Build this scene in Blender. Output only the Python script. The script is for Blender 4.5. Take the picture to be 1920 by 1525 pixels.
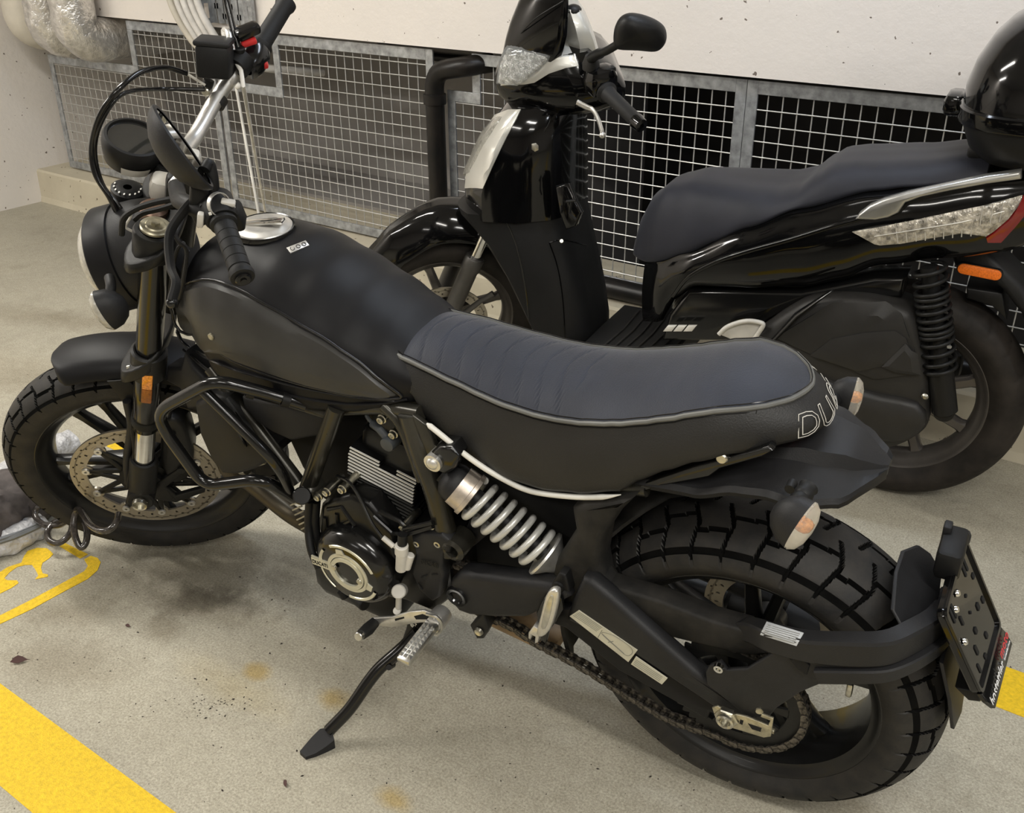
import bpy, bmesh, math, random
from mathutils import Vector, Matrix, noise
random.seed(7)
for o in list(bpy.data.objects): bpy.data.objects.remove(o)
SC = bpy.context.scene
COL = SC.collection
V = Vector
rad = math.radians

# ---------------------------------------------------------------- camera
FPX = 1886.78
PIT, YAW, ROL, CAMZ = 0.4677, -0.6244, -0.0059, 1.4683
fw = V((math.sin(YAW)*math.cos(PIT), math.cos(YAW)*math.cos(PIT), -math.sin(PIT)))
r0 = V((math.cos(YAW), -math.sin(YAW), 0)); u0 = r0.cross(fw)
CR = math.cos(ROL)*r0 + math.sin(ROL)*u0
CU = -math.sin(ROL)*r0 + math.cos(ROL)*u0
CO = V((0, 0, CAMZ))
cd = bpy.data.cameras.new('camera'); cam = bpy.data.objects.new('camera', cd); COL.objects.link(cam)
cd.sensor_fit = 'HORIZONTAL'; cd.sensor_width = 36; cd.lens = FPX/1920*36; cd.clip_start = .05; cd.clip_end = 100
m = Matrix((CR, CU, -fw)).transposed().to_4x4(); m.translation = CO; cam.matrix_world = m
SC.camera = cam
# ---------------------------------------------------------------- exposure, world
SC.view_settings.view_transform = 'Standard'; SC.view_settings.look = 'None'
SC.view_settings.gamma = 1; SC.view_settings.use_curve_mapping = False
SC.view_settings.exposure = 0.10
w = bpy.data.worlds.new('world'); SC.world = w; w.use_nodes = True
w.node_tree.nodes['Background'].inputs[0].default_value = (.72, .80, 1, 1)
w.node_tree.nodes['Background'].inputs[1].default_value = .05
# lamps of the garage: fluorescent battens under the ceiling
def area(name, loc, sx, sy, watt, col, rot=(0, 0, 0)):
    l = bpy.data.lights.new(name, 'AREA'); l.shape = 'RECTANGLE'; l.size = sx; l.size_y = sy
    l.energy = watt; l.color = col
    o = bpy.data.objects.new(name, l); COL.objects.link(o); o.location = loc; o.rotation_euler = rot
    return o
LAMPS = [(-2.9, .9, 1.5, .22, 50, (1, .96, .88)), (.9, .2, 1.5, .22, 50, (1, .97, .91)), (.1, -1.5, 1.5, .22, 44, (1, .96, .89)), (-4.4, -.6, 1.5, .22, 78, (1, .96, .90)), (2.8, -1.3, 1.5, .22, 40, (1, .97, .92)), (3.2, 1.6, 1.5, .22, 26, (.88, .93, 1)), (-.7, 2.2, 1.5, .22, 20, (.80, .88, 1)), (-1.2, -4.4, 1.5, .22, 28, (1, .96, .9))]
for x, y, sx, sy, e, c_ in LAMPS:
    area('batten_light', (x, y, 2.66), sx, sy, e, c_)

# ---------------------------------------------------------------- helpers
def at(px, py):
    return ((px-960)/FPX*CR - (py-762.5)/FPX*CU + fw)
def onplane(px, py, k, v):
    d = at(px, py); t = (v-CO[k])/d[k]; return CO + t*d
def G0(px, py, z=0): return onplane(px, py, 2, z)
def WY(px, py, y=3.03): return onplane(px, py, 1, y)

class Frame:
    """local frame of a two-wheeler: x rearward, y to its right side, z up (leaning with it)"""
    def __init__(s, X, Y, th, lam, rake, wb, trail, steer):
        ex = V((math.cos(th), math.sin(th), 0)); ey0 = V((-math.sin(th), math.cos(th), 0)); ez0 = V((0, 0, 1))
        ey = math.cos(lam)*ey0 + math.sin(lam)*ez0; ez = -math.sin(lam)*ey0 + math.cos(lam)*ez0
        s.O = V((X, Y, 0)); s.M = Matrix((ex, ey, ez)).transposed()
        s.mw = s.M.to_4x4(); s.mw.translation = s.O
        s.Mi = s.M.inverted()
        ax = V((math.sin(rake), 0, math.cos(rake)))
        s.R = Matrix.Rotation(steer, 3, ax); s.Ri = s.R.inverted(); s.q = V((-wb-trail, 0, 0)); s.ax = ax
    def L(s, px, py, y):
        o = s.Mi @ (CO-s.O); d = s.Mi @ at(px, py); t = (y-o.y)/d.y; return o+t*d
    def F(s, px, py, y):
        o = s.Mi @ (CO-s.O); d = s.Mi @ at(px, py)
        o = s.Ri @ (o-s.q)+s.q; d = s.Ri @ d
        t = (y-o.y)/d.y; return o+t*d
    def onx(s, px, py, x):
        o = s.Mi @ (CO-s.O); d = s.Mi @ at(px, py); t = (x-o.x)/d.x; return o+t*d
    def Fx(s, px, py, x):
        o = s.Mi @ (CO-s.O); d = s.Mi @ at(px, py)
        o = s.Ri @ (o-s.q)+s.q; d = s.Ri @ d; t = (x-o.x)/d.x; return o+t*d
    def W(s, P): return s.Mi @ (V(P)-s.O)
    def st(s, p): return s.q + s.R @ (V(p)-s.q)
    def on(s, px, py, yf, it=8, y0=-.12):
        y = y0
        for _ in range(it):
            p = s.L(px, py, y); y = .5*y+.5*yf(p.x, p.z)
        return s.L(px, py, y)
BK = Frame(-.46012, 1.3913, .11165, .14841, rad(24), 1.445, .112, .6243)
SK = Frame(-.564, 2.56, .145, .03, rad(26), 1.397, .10, .62)

def cat(pts, n=6, closed=False):
    pts = [V(p) for p in pts]; N = len(pts); out = []
    if N < 3 or n <= 1: return pts
    rng = N if closed else N-1
    for i in range(rng):
        if closed: a, b, c, d = pts[i-1], pts[i], pts[(i+1) % N], pts[(i+2) % N]
        else:
            b, c = pts[i], pts[i+1]; a = pts[i-1] if i else b*2-c; d = pts[i+2] if i+2 < N else c*2-b
        for k in range(n):
            t = k/n
            out.append(.5*((2*b)+(c-a)*t+(2*a-5*b+4*c-d)*t*t+(3*b-a-3*c+d)*t**3))
    if not closed: out.append(pts[-1])
    return out
def fillet(pts, r, n=4):
    """round the corners of a polyline"""
    pts = [V(p) for p in pts]; out = [pts[0]]
    for i in range(1, len(pts)-1):
        a, b, c = pts[i-1], pts[i], pts[i+1]
        ra = min(r, (a-b).length*.48); rc = min(r, (c-b).length*.48)
        p0 = b+(a-b).normalized()*ra; p2 = b+(c-b).normalized()*rc
        for k in range(n+1):
            t = k/n; out.append((1-t)**2*p0+2*t*(1-t)*b+t*t*p2)
    out.append(pts[-1]); return out
def lerp(a, b, t): return a+(b-a)*t
def interp(tab, x):
    if x <= tab[0][0]: return tab[0][1]
    for (a, u), (b, v) in zip(tab, tab[1:]):
        if x <= b:
            t = (x-a)/(b-a); t = t*t*(3-2*t)*.5+t*.5; return u+(v-u)*t
    return tab[-1][1]

class Geo:
    def __init__(s): s.v = []; s.f = []
    def add(s, vs, fs):
        n = len(s.v); s.v += [V(p) for p in vs]; s.f += [tuple(i+n for i in f) for f in fs]; return s
    def ring_loft(s, rings, closed=True, cap0=True, cap1=True, loop=False):
        n = len(rings[0]); vs = [p for r in rings for p in r]; fs = []
        R = len(rings); last = R if loop else R-1
        for i in range(last):
            j = (i+1) % R
            for k in range(n if closed else n-1):
                l = (k+1) % n; fs.append((i*n+k, i*n+l, j*n+l, j*n+k))
        if not loop and closed:
            if cap0: fs.append(tuple(reversed(range(n))))
            if cap1: fs.append(tuple(range((R-1)*n, R*n)))
        return s.add(vs, fs)
    def tube(s, pts, r, n=12, closed=False, flat=None):
        pts = [V(p) for p in pts]; N = len(pts); rings = []; nrm = None
        rs = r if isinstance(r, (list, tuple)) else [r]*N
        for i, p in enumerate(pts):
            if closed: t = pts[(i+1) % N]-pts[i-1]
            else: t = pts[min(i+1, N-1)]-pts[max(i-1, 0)]
            if t.length < 1e-9: t = V((0, 0, 1))
            t.normalize()
            if nrm is None: nrm = t.cross(V((0, 0, 1)) if abs(t.z) < .9 else V((1, 0, 0))).normalized()
            nrm = (nrm-t*nrm.dot(t))
            nrm = nrm.normalized() if nrm.length > 1e-6 else t.orthogonal().normalized()
            b = t.cross(nrm)
            fl = flat or 1
            rings.append([p+rs[i]*(math.cos(a)*nrm+math.sin(a)*b*fl) for a in [2*math.pi*k/n for k in range(n)]])
        return s.ring_loft(rings, loop=closed)
    def cyl(s, a, b, r, r2=None, n=20, bev=0):
        a, b = V(a), V(b); r2 = r if r2 is None else r2; d = (b-a).normalized()
        if bev: return s.tube([a, a+d*1e-5, a+d*bev, b-d*bev, b-d*1e-5, b], [1e-4, r-bev, r, r2, r2-bev, 1e-4], n)
        return s.tube([a, b], [r, r2], n)
    def lathe(s, prof, c, ax, n=48, a0=0, a1=None, close_prof=False):
        ax = V(ax).normalized(); e1 = ax.orthogonal().normalized(); 
        if abs(ax.y) > .8: e1 = V((1, 0, 0)); e1 = (e1-ax*ax.dot(e1)).normalized()
        e2 = ax.cross(e1); c = V(c); full = a1 is None; A = 2*math.pi if full else a1-a0; m_ = n if full else n+1
        vs = []; P = len(prof)
        for i in range(m_):
            a = a0+A*i/n; d = math.cos(a)*e1+math.sin(a)*e2
            vs += [c+d*r+ax*h for r, h in prof]
        fs = []
        for i in range(n):
            j = (i+1) % m_ if full else i+1
            for k in range(P if close_prof else P-1):
                l = (k+1) % P; fs.append((i*P+k, j*P+k, j*P+l, i*P+l))
        return s.add(vs, fs)
    def box(s, c, sz, R=None, bev=0):
        c = V(c); hx, hy, hz = [q/2 for q in sz]; R = R or Matrix.Identity(3)
        if bev <= 0:
            vs = [c+R @ V((x*hx, y*hy, z*hz)) for x in (-1, 1) for y in (-1, 1) for z in (-1, 1)]
            return s.add(vs, [(0, 1, 3, 2), (4, 6, 7, 5), (0, 4, 5, 1), (2, 3, 7, 6), (0, 2, 6, 4), (1, 5, 7, 3)])
        b = min(bev, hx*.9, hy*.9, hz*.9)
        def rr(z, k):
            out = []
            for cx_, cy_, a in ((1, 1, 0), (-1, 1, 90), (-1, -1, 180), (1, -1, 270)):
                for q in (0, 45, 90):
                    t = rad(a+q); out.append(c+R @ V((cx_*(hx-b)+math.cos(t)*b*k, cy_*(hy-b)+math.sin(t)*b*k, z)))
            return out
        return s.ring_loft([rr(-hz, .0), rr(-hz+b*.3, .7), rr(-hz+b, 1), rr(hz-b, 1), rr(hz-b*.3, .7), rr(hz, 0)])
    def plate(s, pts, d, bev=0, inset=None, back_bev=True):
        """extrude closed 3D outline by vector d; front edge chamfered by bev"""
        pts = [V(p) for p in pts]; d = V(d); L_ = d.length; dn = d.normalized(); N = len(pts)
        c = sum(pts, V())/N
        area_ = sum(((pts[i]-c).cross(pts[(i+1) % N]-c)).dot(dn) for i in range(N))
        sg = 1 if area_ > 0 else -1
        def ins(k):
            out = []
            for i in range(N):
                e1 = (pts[i]-pts[i-1]); e2 = (pts[(i+1) % N]-pts[i])
                e1 = e1.normalized() if e1.length > 1e-9 else V((0,0,0)); e2 = e2.normalized() if e2.length > 1e-9 else V((0,0,0))
                t = e1+e2
                if t.length < 1e-6: out.append(pts[i]); continue
                nn = dn.cross(t.normalized())*sg
                h = nn.dot(dn.cross(e1)*sg); out.append(pts[i]+nn*k/max(.6, h))
            return out
        rings = []
        if bev > 0:
            a = ins(bev); b = ins(bev*.35)
            rings = [a, [p+dn*bev*.35 for p in b], [p+dn*bev for p in pts]]
            if back_bev and L_ > 2*bev: rings += [[p+d-dn*bev for p in pts], [p+d-dn*bev*.35 for p in b], [p+d for p in a]]
            else: rings += [[p+d for p in pts]]
        else: rings = [pts, [p+d for p in pts]]
        if sg < 0: rings = [list(reversed(r)) for r in rings]
        return s.ring_loft(rings)
    def sphere(s, c, r, n=16, sc=(1, 1, 1), R=None):
        c = V(c); R = R or Matrix.Identity(3); rings = []
        for i in range(n//2+1):
            t = math.pi*i/(n//2); q = max(math.sin(t), 1e-3)
            rings.append([c+R @ V((r*sc[0]*q*math.cos(2*math.pi*k/n), r*sc[1]*q*math.sin(2*math.pi*k/n), -r*sc[2]*math.cos(t))) for k in range(n)])
        return s.ring_loft(rings)
    def xf(s, f): s.v = [f(p) for p in s.v]; return s
    def o(s, name, mat, parent=None, smooth=True, ang=38, label=None, kind=None):
        me = bpy.data.meshes.new(name); me.from_pydata([tuple(p) for p in s.v], [], s.f); me.validate()
        bm = bmesh.new(); bm.from_mesh(me); bmesh.ops.remove_doubles(bm, verts=bm.verts, dist=1e-5)
        bmesh.ops.recalc_face_normals(bm, faces=bm.faces); bm.to_mesh(me); bm.free()
        if smooth:
            for p in me.polygons: p.use_smooth = True
            me.set_sharp_from_angle(angle=rad(ang))
        if mat: me.materials.append(mat)
        ob = bpy.data.objects.new(name, me); COL.objects.link(ob)
        if parent: ob.parent = parent
        if label: ob['label'] = label
        if kind: ob['kind'] = kind
        return ob
def empty(name, label, cat_, mw=None, group=None):
    o = bpy.data.objects.new(name, None); COL.objects.link(o); o.empty_display_size = .1
    if mw is not None: o.matrix_world = mw
    o['label'] = label; o['category'] = cat_
    if group: o['group'] = group
    return o
def tag(o, label, c, group=None):
    o['label'] = label; o['category'] = c
    if group: o['group'] = group
    return o
def share(src, parent, mw, name=None):
    o = src.copy(); COL.objects.link(o); o.parent = parent; o.matrix_local = mw; return o

# ---------------------------------------------------------------- materials
MATS = {}
def mat(name, col, rough=.5, metal=0, bump=None, var=None, coat=0, spec=.5, trans=0, ior=1.45, sheen=0, col2=None, emit=0, rvar=0):
    if name in MATS: return MATS[name]
    m_ = bpy.data.materials.new(name); m_.use_nodes = True; nt = m_.node_tree; b = nt.nodes['Principled BSDF']
    b.inputs['Base Color'].default_value = (*col, 1); b.inputs['Roughness'].default_value = rough
    b.inputs['Metallic'].default_value = metal; b.inputs['Specular IOR Level'].default_value = spec
    b.inputs['Coat Weight'].default_value = coat; b.inputs['Coat Roughness'].default_value = .04
    b.inputs['Transmission Weight'].default_value = trans; b.inputs['IOR'].default_value = ior
    if sheen: b.inputs['Sheen Weight'].default_value = sheen; b.inputs['Sheen Roughness'].default_value = .4
    if emit: b.inputs['Emission Color'].default_value = (*col, 1); b.inputs['Emission Strength'].default_value = emit
    tc = nt.nodes.new('ShaderNodeTexCoord')
    def nz(scale, det=4, rg=.6):
        n = nt.nodes.new('ShaderNodeTexNoise'); n.inputs['Scale'].default_value = scale; n.inputs['Detail'].default_value = det
        n.inputs['Roughness'].default_value = rg; nt.links.new(tc.outputs['Object'], n.inputs['Vector']); return n
    var = var or (9, .12)
    n = nz(var[0]); mx = nt.nodes.new('ShaderNodeMix'); mx.data_type = 'RGBA'
    c2 = col2 or tuple(max(0, c*(1-var[1]*2)) for c in col); c1 = col if col2 else tuple(min(1, c*(1+var[1])) for c in col)
    mx.inputs['A'].default_value = (*c2, 1); mx.inputs['B'].default_value = (*c1, 1)
    mr = nt.nodes.new('ShaderNodeMapRange'); mr.inputs[1].default_value = .32; mr.inputs[2].default_value = .68
    nt.links.new(n.outputs[0], mr.inputs[0]); nt.links.new(mr.outputs[0], mx.inputs['Factor'])
    nt.links.new(mx.outputs['Result'], b.inputs['Base Color'])
    if rvar:
        r_ = nt.nodes.new('ShaderNodeMapRange'); r_.inputs[3].default_value = rough-rvar; r_.inputs[4].default_value = rough+rvar
        nt.links.new(n.outputs[0], r_.inputs[0]); nt.links.new(r_.outputs[0], b.inputs['Roughness'])
    if bump:
        n2 = nz(bump[0], 3); bp = nt.nodes.new('ShaderNodeBump'); bp.inputs['Strength'].default_value = bump[1]
        bp.inputs['Distance'].default_value = bump[2] if len(bump) > 2 else .001
        nt.links.new(n2.outputs[0], bp.inputs['Height']); nt.links.new(bp.outputs[0], b.inputs['Normal'])
    MATS[name] = m_; return m_
M_SATIN = mat('satin_black_paint', (.0055, .0055, .0065), .47, coat=0, spec=.26, bump=(900, .08))
M_LIP = mat('satin_lip_paint', (.010, .010, .011), .22, spec=.6)
M_LENS = mat('charcoal_panel_paint', (.034, .033, .031), .40, spec=.5, bump=(900, .08))
M_PLAST = mat('matt_black_plastic', (.0075, .0075, .0075), .5, bump=(700, .25), spec=.32)
M_PLAST2 = mat('grey_black_plastic', (.014, .014, .015), .5, bump=(500, .3), spec=.36)
M_DUSTY = mat('dusty_black_plastic', (.007, .007, .007), .62, bump=(200, .4), var=(16, .5), col2=(.026, .024, .021), spec=.3)
M_GLOSS = mat('gloss_black_metal', (.006, .006, .006), .16, spec=.6)
M_TUBE = mat('frame_tube_paint', (.040, .038, .031), .26, metal=.5, spec=.6)
M_SEAT = mat('seat_vinyl_cool_lit', (.015, .018, .029), .58, bump=(420, .35, .002), spec=.45, sheen=.15)  # cool light from above is put into the colour as blue
M_SKIRT = mat('seat_vinyl_side', (.0135, .013, .0125), .5, bump=(420, .6, .0012), spec=.5)
M_PIPING = mat('grey_piping', (.13, .13, .12), .5)
M_WHITE = mat('white_trim', (.72, .71, .66), .35)
M_RUB = mat('tyre_rubber', (.013, .013, .013), .62, bump=(260, .35), var=(30, .45), col2=(.026, .0235, .0205), spec=.36)
M_GROOVE = mat('tyre_groove_shade_rubber', (.0022, .0022, .0020), .85, var=(14, .4), spec=.1)  # undusted rubber, darkened further to carry the shade inside the tread
M_RUB2 = mat('tyre_sidewall_rubber', (.014, .013, .0125), .6, bump=(160, .2), var=(14, .3), spec=.4)
M_RUBS = mat('worn_brown_tyre_rubber', (.022, .018, .015), .65, bump=(160, .2), var=(14, .3), spec=.35)
M_RIM = mat('rim_black_paint', (.005, .005, .005), .38, spec=.45, coat=.15)
M_RIMS = mat('rim_bronze_grey_paint', (.11, .10, .092), .35, metal=.5, spec=.5)
M_ALU = mat('brushed_aluminium', (.62, .62, .60), .33, metal=1, var=(60, .1))
M_EDGE = mat('machined_fin_edge', (.80, .79, .74), .5, metal=.3)
M_ALUD = mat('anodised_silver', (.75, .74, .71), .38, metal=.9, var=(60, .05))
M_CHROME = mat('chrome', (.85, .85, .83), .08, metal=1)
M_STEEL = mat('galvanised_bolt_steel', (.6, .58, .5), .3, metal=1, var=(50, .2))
M_GOLD = mat('yellow_zinc_steel', (.55, .51, .38), .4, metal=.9, var=(60, .2))
M_DISC = mat('brake_disc_steel', (.44, .40, .33), .40, metal=.85, var=(6, .06))
M_SPRING = mat('silver_spring_paint', (.60, .60, .57), .35, metal=.4, coat=.2)
M_DARKM = mat('dark_cast_metal', (.013, .013, .0125), .45, metal=.2, bump=(260, .25), spec=.4)
M_ENG = mat('engine_black_paint', (.005, .005, .005), .3, spec=.4, bump=(200, .12))
M_CREAM = mat('polished_cover_trim', (.70, .68, .55), .3, metal=.55)
M_CHAIN = mat('oily_chain_steel', (.15, .135, .115), .45, metal=.8, var=(120, .5))
M_GRIP = mat('grip_rubber', (.011, .011, .011), .6, bump=(400, .3), spec=.4)
M_ORANGE = mat('amber_plastic', (.95, .30, .03), .22, spec=.6, coat=.4, var=(220, .25))
M_ORANGE2 = mat('orange_reflector', (.95, .20, .02), .45, spec=.4, var=(300, .15))
M_RED = mat('red_switch', (.60, .03, .03), .4)
M_REDL = mat('red_lamp_plastic', (.22, .01, .01), .12, coat=.5, spec=.6)
M_LGREY = mat('light_grey_plastic', (.55, .53, .48), .45)
M_CLEAR = mat('clear_lamp_lens', (.80, .77, .68), .12, trans=.45, ior=1.4, var=(90, .12), bump=(60, .4, .003))
M_SIGL = mat('signal_lens', (.92, .88, .80), .08, trans=.8, ior=1.25, var=(90, .08), bump=(60, .3, .002))
M_GLASS = mat('lamp_glass', (.9, .93, .93), .03, trans=.85, ior=1.45, var=(9, .02))
M_REFL = mat('lamp_reflector', (.85, .83, .78), .18, metal=.9, bump=(70, .8, .01), var=(60, .3))
M_MIRR = mat('mirror_glass', (.55, .55, .53), .03, metal=1, var=(5, .02))
M_LABEL = mat('paper_label', (.52, .50, .40), .5, var=(30, .06))
M_LABEL2 = mat('grey_paper_label', (.50, .52, .54), .5, var=(30, .06))
M_INK = mat('label_ink', (.16, .16, .14), .6)
M_PIANO = mat('gloss_black_bodywork', (.003, .003, .0032), .10, coat=.25, spec=.4)
M_SSILV = mat('silver_bodywork', (.62, .61, .56), .38, metal=.45, coat=.6, var=(8, .03))
M_SCHR = mat('satin_silver_rail', (.52, .52, .50), .3, metal=.85)
M_SSEAT = mat('scooter_seat_vinyl', (.013, .014, .021), .58, bump=(600, .25), spec=.4, sheen=.1)
M_SPLA = mat('scooter_dark_plastic', (.008, .008, .008), .46, bump=(500, .25), spec=.35)
M_SCOV = mat('transmission_cover_plastic', (.021, .020, .019), .48, bump=(500, .25), spec=.45)
M_SFORK = mat('fork_grey_paint', (.10, .095, .088), .45, metal=.4)
M_GALV = mat('galvanised_sheet', (.40, .415, .43), .42, metal=.55, var=(28, .22), bump=(60, .05))
M_WIRE = mat('galvanised_wire', (.55, .55, .53), .4, metal=.5, var=(20, .1))
M_BPIPE = mat('black_pipe', (.006, .006, .006), .35, bump=(80, .3), var=(12, .4), col2=(.016, .013, .011), spec=.35)
M_FOIL = mat('aluminium_foil_lagging', (.74, .72, .69), .32, metal=.8, bump=(30, .6, .015), var=(30, .12), rvar=.12)
M_CREAMP = mat('cream_pipe_lagging', (.58, .54, .46), .55, bump=(60, .2), var=(6, .08))
M_CABLE = mat('grey_cable_sheath', (.62, .60, .57), .5)
M_CORD = mat('white_cord', (.75, .73, .68), .6)
M_TARP = mat('silver_cover_fabric', (.50, .50, .51), .5, metal=.15, bump=(22, .9, .02), var=(10, .15))
M_TARPB = mat('taupe_cover_fabric', (.10, .085, .08), .8, bump=(300, .3), var=(12, .25))
M_LOCK = mat('smoked_cable_sheath', (.050, .043, .038), .22, coat=.5, var=(90, .3))
M_LEAF = mat('dry_leaf', (.06, .022, .018), .6)
M_GRIT = mat('dark_grit', (.03, .022, .018), .8)
M_YELLOW = mat('yellow_floor_paint', (.74, .49, .014), .6, bump=(350, .6, .002), var=(120, .10))
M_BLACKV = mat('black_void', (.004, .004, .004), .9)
M_BAG = mat('tan_belly_pan', (.28, .19, .10), .5, var=(20, .2))

def floor_mat():
    m_ = bpy.data.materials.new('worn_concrete_floor'); m_.use_nodes = True; nt = m_.node_tree; N = nt.nodes; Lk = nt.links
    b = N['Principled BSDF']; tc = N.new('ShaderNodeTexCoord'); co = tc.outputs['Object']
    def nz(scale, det, rg=.6, vec=None, dist=0):
        n = N.new('ShaderNodeTexNoise'); n.inputs['Scale'].default_value = scale; n.inputs['Detail'].default_value = det
        n.inputs['Roughness'].default_value = rg; n.inputs['Distortion'].default_value = dist; Lk.new(vec or co, n.inputs['Vector']); return n.outputs[0]
    def ramp(x, a, b_, ca, cb):
        r = N.new('ShaderNodeValToRGB'); r.color_ramp.elements[0].position = a; r.color_ramp.elements[1].position = b_
        r.color_ramp.elements[0].color = (*ca, 1); r.color_ramp.elements[1].color = (*cb, 1); Lk.new(x, r.inputs[0]); return r.outputs[0]
    def mul(a, b_, f=1, t='MULTIPLY'):
        x = N.new('ShaderNodeMix'); x.data_type = 'RGBA'; x.blend_type = t
        if isinstance(f, float) or isinstance(f, int): x.inputs['Factor'].default_value = f
        else: Lk.new(f, x.inputs['Factor'])
        for s_, q in (('A', a), ('B', b_)):
            if isinstance(q, tuple): x.inputs[s_].default_value = (*q, 1)
            else: Lk.new(q, x.inputs[s_])
        return x.outputs['Result']
    c = ramp(nz(1.3, 5), .3, .7, (.355, .333, .275), (.465, .44, .365))
    c = mul(c, ramp(nz(210, 4, .8), .33, .67, (.60, .59, .56), (1.26, 1.26, 1.24)), 1)
    c = mul(c, ramp(nz(38, 5, .7), .3, .7, (.88, .87, .85), (1.06, 1.06, 1.06)), 1)
    c = mul(c, ramp(nz(4.5, 6, .65, dist=.4), .52, .72, (1, 1, 1), (.80, .79, .76)), .8)
    # dark rubber and dirt smears where the front wheel is parked; fainter darker patches elsewhere
    def spot(x, y, rx, ry, rot=0):
        mp = N.new('ShaderNodeMapping'); mp.vector_type = 'TEXTURE'; mp.inputs['Location'].default_value = (x, y, 0); mp.inputs['Rotation'].default_value = (0, 0, rot)
        mp.inputs['Scale'].default_value = (rx, ry, 50)
        Lk.new(co, mp.inputs['Vector'])
        g = N.new('ShaderNodeVectorMath'); g.operation = 'LENGTH'; Lk.new(mp.outputs[0], g.inputs[0])
        dn = nz(9, 5, .7)
        a = N.new('ShaderNodeMath'); a.operation = 'MULTIPLY_ADD'; Lk.new(dn, a.inputs[0]); a.inputs[1].default_value = 1.5; Lk.new(g.outputs['Value'], a.inputs[2])
        r = N.new('ShaderNodeMapRange'); r.inputs[1].default_value = 1.75; r.inputs[2].default_value = 1.0; Lk.new(a.outputs[0], r.inputs[0]); r.inputs[4].default_value = 1; r.inputs[3].default_value = 0
        return r.outputs[0]
    for (px, py, rx, ry, rot, d) in ((400, 1075, .42, .17, .5, .48), (400, 1130, .20, .09, .3, .62), (420, 1128, .16, .05, .3, .5), (130, 1240, .2, .1, .4, .8), (310, 1180, .07, .05, 0, .75),
                                     (125, 1150, .13, .07, .6, .75), (120, 600, .5, .12, .3, .78), (30, 700, .5, .2, .3, .8), (1550, 1440, .3, .15, 0, .82)):
        p = G0(px, py); f = spot(p.x, p.y, rx, ry, rot)
        c = mul(c, (d, d*.97, d*.93), f)
    for (px, py, rx, ry) in ((625, 1310, .05, .035), (480, 1260, .04, .03), (740, 1500, .05, .03), (440, 1290, .2, .06)):
        p = G0(px, py); f = spot(p.x, p.y, rx, ry); c = mul(c, (.95, .80, .50) if rx < .1 else (1, .96, .86), f)
    c = mul(c, ramp(nz(75, 2, .5), .735, .76, (1, 1, 1), (.22, .18, .15)), 1)
    Lk.new(c, b.inputs['Base Color']); b.inputs['Roughness'].default_value = .62; b.inputs['Specular IOR Level'].default_value = .35
    bp = N.new('ShaderNodeBump'); bp.inputs['Strength'].default_value = .35; bp.inputs['Distance'].default_value = .002
    Lk.new(nz(260, 4, .8), bp.inputs['Height']); Lk.new(bp.outputs[0], b.inputs['Normal'])
    return m_
def wall_mat(name, c1, c2, pit=True):
    m_ = bpy.data.materials.new(name); m_.use_nodes = True; nt = m_.node_tree; N = nt.nodes; Lk = nt.links
    b = N['Principled BSDF']; tc = N.new('ShaderNodeTexCoord')
    def nz(scale, det, rg=.6):
        n = N.new('ShaderNodeTexNoise'); n.inputs['Scale'].default_value = scale; n.inputs['Detail'].default_value = det
        n.inputs['Roughness'].default_value = rg; Lk.new(tc.outputs['Object'], n.inputs['Vector']); return n.outputs[0]
    r = N.new('ShaderNodeValToRGB'); r.color_ramp.elements[0].position = .35; r.color_ramp.elements[1].position = .65
    r.color_ramp.elements[0].color = (*c2, 1); r.color_ramp.elements[1].color = (*c1, 1); Lk.new(nz(1.7, 6), r.inputs[0])
    col = r.outputs[0]
    if pit:
        r2 = N.new('ShaderNodeValToRGB'); r2.color_ramp.elements[0].position = .705; r2.color_ramp.elements[1].position = .72
        r2.color_ramp.elements[0].color = (1, 1, 1, 1); r2.color_ramp.elements[1].color = (.25, .22, .2, 1); Lk.new(nz(38, 2, .5), r2.inputs[0])
        x = N.new('ShaderNodeMix'); x.data_type = 'RGBA'; x.blend_type = 'MULTIPLY'; x.inputs['Factor'].default_value = 1
        Lk.new(col, x.inputs['A']); Lk.new(r2.outputs[0], x.inputs['B']); col = x.outputs['Result']
    Lk.new(col, b.inputs['Base Color']); b.inputs['Roughness'].default_value = .75; b.inputs['Specular IOR Level'].default_value = .3
    bp = N.new('ShaderNodeBump'); bp.inputs['Strength'].default_value = .5; bp.inputs['Distance'].default_value = .003
    Lk.new(nz(45, 5), bp.inputs['Height']); Lk.new(bp.outputs[0], b.inputs['Normal'])
    return m_
M_FLOOR = floor_mat()
M_WALL = wall_mat('painted_concrete_wall', (.80, .75, .70), (.75, .705, .665))
M_WALLL = wall_mat('painted_side_wall', (.78, .735, .69), (.72, .685, .645))
M_CURB = wall_mat('bare_concrete_kerb', (.58, .53, .41), (.46, .41, .31))
M_CEIL = wall_mat('ceiling_concrete', (.60, .60, .62), (.52, .52, .54), False)
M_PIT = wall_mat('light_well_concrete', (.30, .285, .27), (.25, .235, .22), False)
M_DARKPIT = wall_mat('shaded_light_well_concrete', (.05, .047, .045), (.035, .033, .03), False)  # same concrete, darkened to stand in for the deep well's shade

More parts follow.
